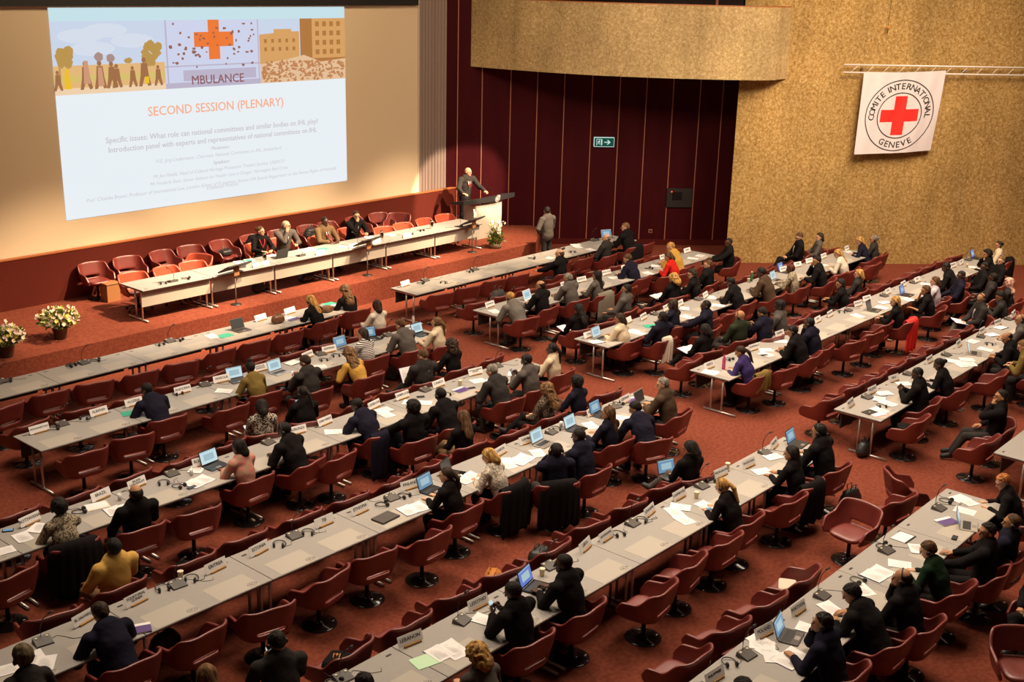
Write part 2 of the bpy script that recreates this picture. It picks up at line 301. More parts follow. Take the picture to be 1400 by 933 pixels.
# photo three: ruins
P3 = spoly('photo_ruined_buildings', [rect(xb, sx1, zb, zt)], E_['sky'], 1); w3 = sx1-xb
spoly('ruined_houses', [[(xb, zb+hh*.30), (xb+w3*.45, zb+hh*.30), (xb+w3*.45, zb+hh*.80), (xb+w3*.36, zb+hh*.80), (xb+w3*.36, zb+hh*.84), (xb+w3*.16, zb+hh*.84), (xb+w3*.16, zb+hh*.78), (xb, zb+hh*.76)]], E_['bld'], 2, P3)
spoly('tall_house', [[(xb+w3*.46, zb+hh*.30), (sx1, zb+hh*.30), (sx1, zt), (xb+w3*.46, zt)]], E_['bld2'], 3, P3); spoly('house_front', [rect(xb+w3*.60, sx1, zb+hh*.36, zt)], E_['bld'], 4, P3)
spoly('house_windows', [rect(xb+w3*(.64+.085*i), xb+w3*(.685+.085*i), zb+hh*(.42+.15*j), zb+hh*(.50+.15*j)) for i in range(4) for j in range(4)]+[rect(xb+w3*(.05+.08*i), xb+w3*(.08+.08*i), zb+hh*(.5+.13*j), zb+hh*(.56+.13*j)) for i in range(5) for j in range(2)], E_['bld2'], 5, P3)
spoly('rubble', [[(xb, zb), (sx1, zb), (sx1, zb+hh*.34), (xb+w3*.7, zb+hh*.30), (xb+w3*.5, zb+hh*.42), (xb+w3*.3, zb+hh*.36), (xb, zb+hh*.30)]], E_['rub'], 6, P3)
spoly('rubble_stones', [blob(xb+w3*rr.uniform(.02, .98), zb+hh*rr.uniform(.02, .33), w3*rr.uniform(.008, .022), hh*rr.uniform(.008, .03), 5, .5) for k in range(260)], E_['rub2'], 7, P3)
stext('SECOND SESSION (PLENARY)', (202.5, 152.5), (387.5, 140.4), E_['title'], 1, None, True, name='slide_title')
for t, a, b_, it in [('Specific issues: What role can national committees and similar bodies on IHL play?', (144.6, 193), (434.6, 165.5), 0), ('Introduction panel with experts and representatives of national committees on IHL', (148, 205.7), (433, 177.5), 0), ('Moderator:', (289.6, 203), (314, 200.7), 0),
  ('H.E. Jürg Lindenmann, Chairman, National Committee on IHL, Switzerland', (213.6, 220.7), (384, 202.5), 1), ('Speakers:', (292, 222), (314, 220.7), 0), ('Mr Jan Hladik, Head of Cultural Heritage Protection Treaties Section, UNESCO', (210, 241.8), (388.6, 220.4), 1), ('Mr Frederik Siem, Senior Advisor for Health Care in Danger, Norwegian Red Cross', (205.7, 252), (393, 229.3), 1),
  ('Prof. Chaloka Beyani, Professor of International Law, London School of Economics, former UN Special Rapporteur on the Human Rights of Internally', (118.2, 274.3), (460, 230.4), 1), ('Displaced Persons', (283, 256.8), (325.7, 251.8), 1)]:
    stext(t, a, b_, E_['txt' if not it else 'txt2'], 1, None, not it, it)
# curtain
def curtain(x0, x1, y, z0, z1, folds, amp):
    b = MB(); n = folds*8; V = []; rr = random.Random(3); ph = 0; xs = []
    for i in range(n+1):
        ph += rr.uniform(.5, 1.1); xs.append((x0+(x1-x0)*i/n, y+amp*math.sin(ph)*rr.uniform(.5, 1)))
    for x, yy in xs: V += [(x, yy, z0), (x, yy, z1), (x, yy+.03, z0), (x, yy+.03, z1)]
    F = []
    for i in range(n):
        a = i*4; F += [[a, a+4, a+5, a+1], [a+2, a+3, a+7, a+6]]
    return b.add(V, F, 0, True)
cu = obj('curtain', curtain(25.06, 26.60, 25.62, 1.6, 12, 11, .075), M['curtain']); tag(cu, 'tall taupe pleated curtain beside the projection screen', 'curtain')
# burgundy wall
u = Vector((1, -1, 0)).normalized(); nrm = Vector((-1, -1, 0)).normalized()
def wallT(S, a=0, off=0, z=0):                # frame on a diagonal wall: X along it to the right, Y out of it to the room, Z up
    base = Vector((S/2, S/2, z))+u*a+nrm*off
    return Matrix((( u.x, nrm.x, 0, base.x), (u.y, nrm.y, 0, base.y), (0, 0, 1, z), (0, 0, 0, 1)))
def along(S, x): return (x-S/2)*math.sqrt(2)
struct('wall_panelled', MB().box((1.5, -.15, 6), (17, .3, 12), 0, wallT(SW, along(SW, 29.5))), M['burg'], 'dark burgundy panelled wall')
struct('baseboard_panelled', MB().box((1.5, .02, .09), (17, .04, .18), 0, wallT(SW, along(SW, 29.5))), M['carpet_dark'])
seamb = MB()
pxs = [619+6, 658, 696.5, 732.5, 769, 806.5, 844, 880, 916, 952.5, 983]
for i, px in enumerate(pxs):
    d = ray(px, 200); t = SW/(d.x+d.y); x = d.x*t
    o = struct('trim_%d' % (i+1), MB().box((0, .012, 6.1), (.028, .025, 11.84), 0, wallT(SW, along(SW, x))), M['seam'], 'pale joint strip between burgundy wall panels')
def onS(px, py, S):
    d = ray(px, py); t = S/(d.x+d.y); return d.x*t, d.y*t, CAMH+d.z*t
# concrete wall with its reveal
cx0 = 30.6
b = MB(); L0 = along(SCW, cx0); L1 = along(SCW, 48)
b.prism([(0, 0), (.78, -2.6), (L1-L0, -2.6), (L1-L0, 0)], 0, 12, 0, wallT(SCW, L0))
struct('wall_concrete', b, M['conc'], 'ochre exposed aggregate concrete wall')
# balcony
zb0, zb1 = 5.44, 7.42
bp = [(26.90, 25.10), (26.93, 24.6), (27.0, 23.6), (27.22, 22.05), (27.7, 20.5), (28.75, 18.85), (29.85, 17.55), (30.6, 17.0), (31.35, 17.05), (31.9, 17.0), (34, 19.5), (31, 25)]
# resample for a soft curve
def chaikin(p):
    q = [p[0]]
    for a, c in zip(p, p[1:]): q += [(a[0]*.75+c[0]*.25, a[1]*.75+c[1]*.25), (a[0]*.25+c[0]*.75, a[1]*.25+c[1]*.75)]
    return q+[p[-1]]
front = chaikin(chaikin(bp[:10]))
poly = front+bp[10:]
def inset(p, k):
    out = []
    for i, (x, y) in enumerate(p):
        a = p[max(i-1, 0)]; c = p[min(i+1, len(p)-1)]; dx, dy = c[0]-a[0], c[1]-a[1]; l = math.hypot(dx, dy); out.append((x-dy/l*k, y+dx/l*k))
    return out
bb = MB(); bb.prism(poly, zb0, zb0+.35)
inn = inset(front, .22)
ring = front+inn[::-1]
bb.prism(ring, zb0+.35, zb1)
bb.m = [0]*len(bb.f)
struct('wall_balcony', bb, M['concb'], 'curved concrete balcony parapet above the burgundy wall')
rb = MB(); rr_ = inset(front, -.02); rb.prism(inset(front, .02)+inset(front, .16)[::-1], zb1, zb1+.03)
struct('trim_13', rb, M['woodrail'], 'thin rail strip on top of the balcony parapet')
wp = inset(front, .9)
struct('window_1', MB().prism(wp+inset(front, .95)[::-1], zb0+.3, 12), M['dark'], 'dark window band behind the balcony parapet')
mu = MB()
for k in (10, 24, 31):
    x, y = wp[min(k, len(wp)-1)]; mu.box((x, y, 9), (.05, .05, 6))
struct('trim_14', mu, M['seam'], 'mullions of the window band behind the balcony')
# ---------------- chair ----------------
def shell_mesh():
    nu, nv = 40, 10; V = []; F = []; a0, yf, yb, rc = .335, .26, -.285, .19
    def plan(t, a, yf, yb, rc):               # t 0..1 round the U, from the right front tip over the back to the left front tip
        segs = []; rc = min(rc, a*.98)
        L1 = yf-(yb+rc); L2 = rc*PI/2; L3 = 2*(a-rc); tot = 2*L1+2*L2+L3; s = t*tot
        if s < L1: return a, yf-s
        s -= L1
        if s < L2: q = s/rc; return a-rc+rc*math.cos(q), yb+rc-rc*math.sin(q)
        s -= L2
        if s < L3: return a-rc-s, yb
        s -= L3
        if s < L2: q = s/rc; return -(a-rc)-rc*math.sin(q), yb+rc-rc*math.cos(q)
        s -= L2; return -a, yb+rc+s
    def ss(a, b, x): x = max(0, min(1, (x-a)/(b-a))); return x*x*(3-2*x)
    for i in range(nu+1):
        t = i/nu; k = abs(t-.5)*2              # 0 at the back, 1 at the tips
        top = .845-.175*ss(.40, .60, k)-.02*ss(0, .40, k)-.02*ss(.62, .86, k)-.14*ss(.86, 1.0, k)
        bot = .385+.03*ss(.8, 1, k)
        for j in range(nv+1):
            v = j/nv; z = bot+(top-bot)*v; w = (z-.385)/.44
            fl = .76+.26*min(1, w*1.6)**.5
            a = a0*fl; ybk = yb*(.80+.34*min(w, 1.1)); x, y = plan(t, a, yf*(.9+.1*min(1, w*2)), ybk, rc*fl)
            V.append((x, y, z))
    hole = set()
    for i in range(nu):
        for j in range(nv):
            kk = abs((i+.5)/nu-.5)*2
            if j == 2 and kk < .25: continue
            q = i*(nv+1)+j; F.append([q, q+nv+1, q+nv+2, q+1])
    me = D.meshes.new('shell'); me.from_pydata(V, [], F); me.update()
    o = D.objects.new('tmp', me); COL.objects.link(o)
    s = o.modifiers.new('s', 'SOLIDIFY'); s.thickness = .042; s.offset = -1
    s2 = o.modifiers.new('b', 'SUBSURF'); s2.levels = 1
    dg = bpy.context.evaluated_depsgraph_get(); m2 = D.meshes.new_from_object(o.evaluated_get(dg)); D.objects.remove(o)
    m2.polygons.foreach_set('use_smooth', [True]*len(m2.polygons)); return m2
SHELL = shell_mesh()
def cushion_mesh():
    b = MB(); n = 28; V = []; F = []
    prof = [(.0, .395), (.80, .40), (.97, .415), (1.0, .44), (.96, .462), (.80, .470), (.4, .462), (0, .458)]
    for (r, z) in prof[1:-1]:
        for k in range(n):
            a = 2*PI*k/n; c, s = math.cos(a), math.sin(a); e = .5
            x = .255*math.copysign(abs(c)**e, c)*r; y = .245*math.copysign(abs(s)**e, s)*r+.01
            V.append((x, y, z-(.012*max(0, y)/.25)))
    m = len(prof)-2
    for i in range(m-1): F += [[i*n+k, i*n+(k+1) % n, (i+1)*n+(k+1) % n, (i+1)*n+k] for k in range(n)]
    V += [(0, 0, .40), (0, 0, .455)]
    F += [[len(V)-2, (k+1) % n, k] for k in range(n)]+[[len(V)-1, (m-1)*n+k, (m-1)*n+(k+1) % n] for k in range(n)]
    return b.add(V, F, 0, True)
CUSH = cushion_mesh().mesh('cushion')
def under_mesh():
    b = MB(); n = 24; V = []; F = []
    prof = [(.38, .345), (.62, .355), (.86, .38), (.92, .405), (.9, .42)]
    for r, z in prof:
        for k in range(n):
            a = 2*PI*k/n; c, s = math.cos(a), math.sin(a); V.append((.262*math.copysign(abs(c)**.6, c)*r, .262*math.copysign(abs(s)**.6, s)*r, z))
    for i in range(len(prof)-1): F += [[i*n+k, i*n+(k+1) % n, (i+1)*n+(k+1) % n, (i+1)*n+k] for k in range(n)]
    F += [list(range(n))[::-1], [len(V)-n+k for k in range(n)]]
    return b.add(V, F, 0, True)
UNDER = under_mesh().mesh('under')
def build_chair(star=False):
    e = empty('swivel_armchair')
    for nm_, me_ in (('tub_shell', SHELL), ('seat_cushion', CUSH), ('seat_underside', UNDER)):
        if star: me_ = me_.copy(); me_.materials.clear()
        obj(nm_, me_, M['leathero' if star else 'leather'], e)
    obj('column', MB().lathe([(.03, .04), (.028, .28), (.05, .31), (.12, .335), (.12, .35)], 14), M['plastic'], e)
    if not star:
        obj('base_disc', MB().lathe([(.235, 0), (.24, .006), (.22, .014), (.10, .030), (.045, .045), (.04, .06)], 32), M['disc'], e)
        obj('rating_sticker', MB().box((.13, -.13, .0255), (.035, .014, .003)), M['white'], e)
    else:
        s = MB()
        for k in range(5):
            a = 2*PI*k/5+.3; c, q = math.cos(a), math.sin(a); s.tube([(c*.02, q*.02, .11), (c*.29, q*.29, .075)], [.022, .013], 6)
        obj('star_base', s, M['blackg'], e)
        for k in range(5):
            a = 2*PI*k/5+.3; c, q = math.cos(a), math.sin(a)
            T = Matrix.Translation((c*.29, q*.29, .03)) @ Matrix.Rotation(a, 4, 'Z') @ Matrix.Rotation(PI/2, 4, 'X')
            obj('caster', MB().lathe([(.012, -.022), (.03, -.02), (.03, .02), (.012, .022)], 12, T=T), M['plastic'], e)
    return e
chair_mk = Maker(build_chair); star_mk = Maker(lambda: build_chair(True))
# ---------------- tables ----------------
SEG = 1.815; DEP = .90
def logo_mesh():
    me = text_mesh('CICG', .062); b = MB(); vs = [tuple(v.co) for v in me.vertices]; b.add(vs, [list(p.vertices) for p in me.polygons])
    b.box((0, .042, 0), (.10, .004, .001)); b.box((0, -.042, 0), (.10, .004, .001)); return b
LOGO = logo_mesh().mesh('logo')
def build_table(stage=False):                 # local: x 0..SEG, y 0 (seat side) .. DEP (far side)
    e = empty('folding_table')
    t = MB().box((SEG/2, DEP/2, .728), (SEG-.008, DEP, .024), 0, bev=.004)
    obj('tabletop', t, M['top'], e)
    obj('edge_band', MB().box((SEG/2, DEP/2, .7105), (SEG-.012, DEP-.006, .013)), M['edge'], e)
    my = .12 if not stage else .80
    obj('modesty_panel', MB().box((SEG/2, DEP-.13 if not stage else DEP-.10, .53 if not stage else .52), (SEG-.1 if not stage else SEG-.03, .018, .30 if not stage else .36), bev=.004), M['modesty'] if not stage else M['modg'], e)
    for x in (.07, SEG-.07):
        l = MB(); xx = x
        for yy in (.16, .41) if not stage else (DEP-.42, DEP-.17): l.tube([(xx, yy, .04), (xx, yy, .70)], .021, 10)
        l.box((xx, DEP/2, .69), (.05, DEP*.8, .03))
        leg = obj('leg_frame', l, M['steel'], e)
        f = MB(); y0, y1 = (-.16, .56) if not stage else (.18, .93); f.tube([(xx, y0, .026), (xx, y1, .026)], .024, 10)
        obj('foot_bar', f, M['steel'], leg)
    for x in (.15, SEG-.15): obj('cable_port', MB().box((x, DEP-.11, .7406), (.075, .03, .002)), M['plastic'], e)
    for x in (.46, 1.34) if not stage else ():
        p = obj('desk_pad', MB().box((x, .205, .7408), (.60, .385, .0016)), M['pad'], e)
        lg = obj('pad_logo', LOGO, M['ink'], p); lg.location = (x+.225, .085, .7422)
    return e
tab_mk = Maker(build_table); stab_mk = Maker(lambda: build_table(True))
# row key: (first x, y of the far edge, number of tables, phrase)
ROWS = {
 'AL': (8.38, 20.62, 5, 'frontmost left'), 'BL': (8.35, 17.86, 5, 'ALBANIA'), 'CL': (2.83, 14.80, 8, 'BRAZIL'), 'DL': (2.82, 11.91, 8, 'ERITREA'),
 'EL': (6.40, 8.78, 6, 'LIBYA'), 'FL': (9.88, 5.90, 4, 'POLAND'),
 'AR': (19.33, 20.62, 5, 'frontmost right'), 'BR': (19.32, 17.87, 5, 'BAHRAIN'), 'CR': (19.22, 14.83, 7, 'CHILE'), 'DR': (19.19, 11.90, 8, 'GREECE'),
 'ER': (19.17, 8.80, 5, 'MALI'), 'FR': (19.13, 5.91, 1, 'rightmost short')}
def pj(x, y, z):
    v = Vector((x, y, z-CAMH)); d = v.dot(fw); return 700+F_PX*v.dot(rt2)/d, 466.5+F_PX*v.dot(dn2)/d
def seen(x, y, z=.7, m=45):
    a, b_ = pj(x, y, z); return -m < a < 1400+m and -m < b_ < 933+m*1.6
for k, (x0, y0, n, ph) in ROWS.items():
    vis = [i for i in range(n) if any(seen(x0+SEG*(i+f), y0-DEP*g, .74, 5) for f in (0, .25, .5, .75, 1) for g in (0, .5, 1))]
    for j, i in enumerate(vis):
        tab_mk(x0+SEG*i, y0-DEP, 0, 0, 'grey-topped folding table, %s from left in the %s desk row' % (ORD[j], ph), 'table', 'folding tables in the hall')
for i in range(6):
    o = stab_mk(13.68+1.825*(i+1), 23.35, ZS, PI, 'grey folding table with front panel, %s from left on the podium' % ORD[i], 'table', 'folding tables on the podium')
# ---------------- SDF figures ----------------
def smin(a, b, k):
    h = np.clip(.5+.5*(b-a)/k, 0, 1); return b+(a-b)*h-k*h*(1-h)
class Field:
    def __init__(s, lo, hi, h):
        s.lo = np.array(lo, np.float32); s.h = h; s.n = [int(math.ceil((hi[i]-lo[i])/h))+1 for i in range(3)]
        s.F = np.full(s.n, .2, np.float32); s.ax = [s.lo[i]+h*np.arange(s.n[i], dtype=np.float32) for i in range(3)]
    def sl(s, lo, hi, m):
        r = []
        for i in range(3):
            a = int(max(0, math.floor((lo[i]-m-s.lo[i])/s.h))); b = int(min(s.n[i], math.ceil((hi[i]+m-s.lo[i])/s.h)+1))
            if b <= a: return None
            r.append(slice(a, b))
        return tuple(r)
    def pts(s, r): return s.ax[0][r[0]][:, None, None], s.ax[1][r[1]][None, :, None], s.ax[2][r[2]][None, None, :]
    def put(s, r, d, k, sub=False):
        if sub: s.F[r] = -smin(-s.F[r], d, k)
        else: s.F[r] = smin(s.F[r], d, k)
    def seg(s, a, b, ra, rb, k=.02, flat=None, sub=False):
        a = np.array(a, float); b = np.array(b, float); m = max(ra, rb)+k+.03
        r = s.sl(np.minimum(a, b), np.maximum(a, b), m)
        if r is None: return
        X, Y, Z = s.pts(r); px, py, pz = X-a[0], Y-a[1], Z-a[2]; ab = b-a
        if flat is not None:
            f, fx = np.array(flat[0], float), flat[1]-1; f = f/np.linalg.norm(f); q = (px*f[0]+py*f[1]+pz*f[2])*fx
            px, py, pz = px+q*f[0], py+q*f[1], pz+q*f[2]; ab = ab+f*(ab@f)*fx
        t = np.clip((px*ab[0]+py*ab[1]+pz*ab[2])/max(ab@ab, 1e-9), 0, 1)
        d = np.sqrt((px-t*ab[0])**2+(py-t*ab[1])**2+(pz-t*ab[2])**2)-(ra+(rb-ra)*t); s.put(r, d, k, sub)
    def ell(s, c, rad, Rm=None, k=.02, sub=False):
        c = np.array(c, float); m = max(rad)+k+.02; r = s.sl(c, c, m)
        if r is None: return
        X, Y, Z = s.pts(r); px, py, pz = X-c[0], Y-c[1], Z-c[2]
        if Rm is not None: px, py, pz = (px*Rm[0][i]+py*Rm[1][i]+pz*Rm[2][i] for i in range(3))
        q0 = np.sqrt((px/rad[0])**2+(py/rad[1])**2+(pz/rad[2])**2); q1 = np.sqrt((px/rad[0]**2)**2+(py/rad[1]**2)**2+(pz/rad[2]**2)**2)
        s.put(r, q0*(q0-1)/np.maximum(q1, 1e-6), k, sub)
    def cut(s, fn):
        X, Y, Z = s.pts((slice(None),)*3); s.F = np.maximum(s.F, fn(X, Y, Z)).astype(np.float32)
    def nets(s):
        F = s.F; ins = F < 0; C = [ins[i:F.shape[0]-1+i, j:F.shape[1]-1+j, k:F.shape[2]-1+k] for i in (0, 1) for j in (0, 1) for k in (0, 1)]
        cnt = sum(c.astype(np.int8) for c in C); act = (cnt > 0) & (cnt < 8); I = np.argwhere(act); idx = np.full(act.shape, -1, np.int32); idx[act] = np.arange(len(I))
        cv = {}
        for i in (0, 1):
            for j in (0, 1):
                for k in (0, 1): cv[i, j, k] = F[I[:, 0]+i, I[:, 1]+j, I[:, 2]+k]
        acc = np.zeros((len(I), 3)); nn = np.zeros(len(I))
        for ax in range(3):
            for p in (0, 1):
                for q in (0, 1):
                    a = [0, 0, 0]; o = [x for x in range(3) if x != ax]; a[o[0]] = p; a[o[1]] = q; b = list(a); b[ax] = 1
                    fa, fb = cv[tuple(a)], cv[tuple(b)]; m = (fa < 0) != (fb < 0); t = np.where(m, fa/np.where(m, fa-fb, 1), 0)
                    P = np.array(a, float)[None, :].repeat(len(I), 0); P[:, ax] = t; acc += P*m[:, None]; nn += m
        V = (I+acc/nn[:, None])*s.h+s.lo; Q = []
        for ax in range(3):
            sa = [slice(None)]*3; sb = [slice(None)]*3; sa[ax] = slice(0, -1); sb[ax] = slice(1, None)
            A, B = ins[tuple(sa)], ins[tuple(sb)]; o = [x for x in range(3) if x != ax]
            E = np.argwhere(A != B); ok = (E[:, o[0]] > 0) & (E[:, o[1]] > 0) & (E[:, o[0]] < F.shape[o[0]]-1) & (E[:, o[1]] < F.shape[o[1]]-1); E = E[ok]
            def cell(d0, d1):
                c = E.copy(); c[:, o[0]] += d0; c[:, o[1]] += d1; return idx[c[:, 0], c[:, 1], c[:, 2]]
            q = np.stack([cell(-1, -1), cell(0, -1), cell(0, 0), cell(-1, 0)], 1); fl = A[E[:, 0], E[:, 1], E[:, 2]]
            if ax == 1: fl = ~fl
            q[~fl] = q[~fl][:, ::-1]; Q.append(q)
        return V, np.concatenate(Q)
def np_mesh(parts, name, smooth=True):        # parts: (verts, faces, material index)
    V = np.concatenate([p[0] for p in parts]); me = D.meshes.new(name); off = 0; Fs = []; mi = []
    for v, f, m in parts: Fs.append(f+off); off += len(v); mi += [m]*len(f)
    Fs = np.concatenate(Fs).astype(np.int32)
    me.vertices.add(len(V)); me.vertices.foreach_set('co', V.astype(np.float32).ravel()); me.loops.add(Fs.size); me.loops.foreach_set('vertex_index', Fs.ravel())
    me.polygons.add(len(Fs)); me.polygons.foreach_set('loop_start', np.arange(0, Fs.size, 4, dtype=np.int32))
    me.polygons.foreach_set('material_index', np.array(mi, np.int32)); me.polygons.foreach_set('use_smooth', np.ones(len(Fs), bool)); me.update(calc_edges=True); me.validate(); return me
def wrinkle(V, amp, f=9, st=(1, 1, 1)):
    x, y, z = V[:, 0]*st[0]*f, V[:, 1]*st[1]*f, V[:, 2]*st[2]*f
    n = np.sin(x*2.1+np.sin(z*1.7)*1.5)*np.sin(y*2.7+z*1.3)+.6*np.sin(z*4.1+x*3.3+np.sin(y*5))
    return V+(n*amp)[:, None]*np.stack([np.sin(x+z), np.cos(y+z*.7), .4*np.sin(x*1.3+y)], 1)
# hands (wrist at origin, fingers along +Y, back of the hand +Z, thumb of a right hand to -X)
def hand_parts(kind):
    f = Field((-.075, -.03, -.11), (.075, .22, .06), .0048)
    f.seg((0, -.02, 0), (0, .03, 0), .024, .024, .012, ((0, 0, 1), 1.35))
    for x in (-.026, -.009, .009, .025): f.seg((x*.6, .012, 0), (x*1.1, .088, .002), .016, .0135, .012, ((0, 0, 1), 1.25))
    curl = {'flat': (14, 16, 12), 'grip': (52, 58, 38), 'fist': (72, 88, 55), 'type': (20, 48, 30)}[kind]
    L = {-.030: (.040, .024, .019), -.010: (.044, .028, .020), .011: (.040, .026, .020), .030: (.031, .019, .017)}
    for n, (x, ls) in enumerate(L.items()):
        p = np.array([x, .088-(.012 if n == 3 else 0), .002]); a = 0; spx = x*(1.0 if kind == 'flat' else .35)
        for i, l in enumerate(ls):
            a += R(curl[i])*(1+.06*n); q = p+l*np.array([spx*3*(i < 2)*.5, math.cos(a), -math.sin(a)]); f.seg(p, q, .0098-i*.0008, .0092-i*.0009, .004); p = q
    t = {'flat': [(-.024, .018, -.004), (-.050, .050, -.010), (-.060, .082, -.013)], 'type': [(-.024, .018, -.004), (-.046, .052, -.018), (-.044, .084, -.026)]}.get(kind, [(-.024, .018, -.006), (-.044, .048, -.030), (-.022, .074, -.046)])
    f.seg(t[0], t[1], .0155, .0115, .01); f.seg(t[1], t[2], .0112, .0088, .004); return f.nets()
HAND = {}
def hand(kind, side):
    if kind not in HAND: HAND[kind] = hand_parts(kind)
    V, Fc = HAND[kind]
    if side < 0: V = V*np.array([-1, 1, 1]); Fc = Fc[:, ::-1]
    return V, Fc
V3 = lambda *a: np.array(a, float)
def unit(v): return v/np.linalg.norm(v)
def ik(S, T, l1, l2, pole):
    d = T-S; L = np.linalg.norm(d); L2 = min(L, (l1+l2)*.985); n = d/L; T = S+n*L2; a = (l1*l1-l2*l2+L2*L2)/(2*L2); h = math.sqrt(max(0, l1*l1-a*a))
    p = pole-n*(pole@n); return S+n*a+unit(p)*h, T
# pose: lean of lower and upper spine, head pitch, wrists (x is to the side), hand kind, finger direction, legs
POSES = {
 'W': dict(lean=(20, 30), hp=26, w=((.14, .43, .785), (.10, .46, .785)), hk=('flat', 'grip'), fd=(-.45, .9, 0), up=(0, 0, 1), legs='sit'),
 'E': dict(lean=(12, 18), hp=8, w=((.10, .44, .80), (.10, .44, .80)), hk=('type', 'type'), fd=(-.1, .95, -.05), up=(0, 0, 1), legs='sit'),
 'U': dict(lean=(4, 8), hp=4, w=((.17, .38, .785), (.12, .40, .785)), hk=('flat', 'flat'), fd=(-.6, .7, 0), up=(0, 0, 1), legs='sit'),
 'C': dict(lean=(14, 20), hp=6, w=((.16, .43, .785), (.05, None, None)), hk=('flat', 'fist'), fd=(-.5, .8, 0), up=(0, 0, 1), legs='sit'),
 'P': dict(lean=(6, 14), hp=28, w=((.07, .36, .90), (.07, .36, .90)), hk=('grip', 'grip'), fd=(-.25, .55, .75), up=(.55, .5, .2), legs='sit'),
 'B': dict(lean=(-12, -6), hp=2, w=((.21, .24, .69), (.20, .26, .69)), hk=('flat', 'flat'), fd=(-.1, .95, -.1), up=(0, 0, 1), legs='out'),
 'L': dict(lean=(-8, 2), hp=22, w=((.11, .26, .68), (.10, .28, .68)), hk=('grip', 'grip'), fd=(-.6, .7, .1), up=(.2, 0, 1), legs='cross'),
 'A': dict(lean=(32, 44), hp=30, w=((.16, .50, .785), (.16, .52, .785)), hk=('flat', 'flat'), fd=(-.8, .5, 0), up=(0, 0, 1), legs='sit'),
 'R': dict(lean=(-4, 4), hp=0, w=((.30, .46, .79), (.14, .40, .785)), hk=('flat', 'flat'), fd=(-.2, .95, 0), up=(0, 0, 1), legs='sit'),
 'H': dict(lean=(-6, -2), hp=-2, w=((.07, None, -1), (.12, .20, .66)), hk=('fist', 'flat'), fd=(-.5, .8, 0), up=(0, 0, 1), legs='out'),
 'S': dict(lean=(1, 3), hp=14, w=((.22, .10, .98), (.12, .26, 1.12)), hk=('flat', 'grip'), fd=(-.1, .7, -.4), up=(.9, 0, .2), legs='stand'),
 'K': dict(lean=(10, 16), hp=6, w=((.40, .44, 1.06), (.40, .44, 1.06)), hk=('flat', 'flat'), fd=(-.25, .95, -.1), up=(0, 0, 1), legs='stand'),
}
def rotm(yaw, pitch): return (Matrix.Rotation(yaw, 3, 'Z') @ Matrix.Rotation(-pitch, 3, 'X'))
BODY = {}
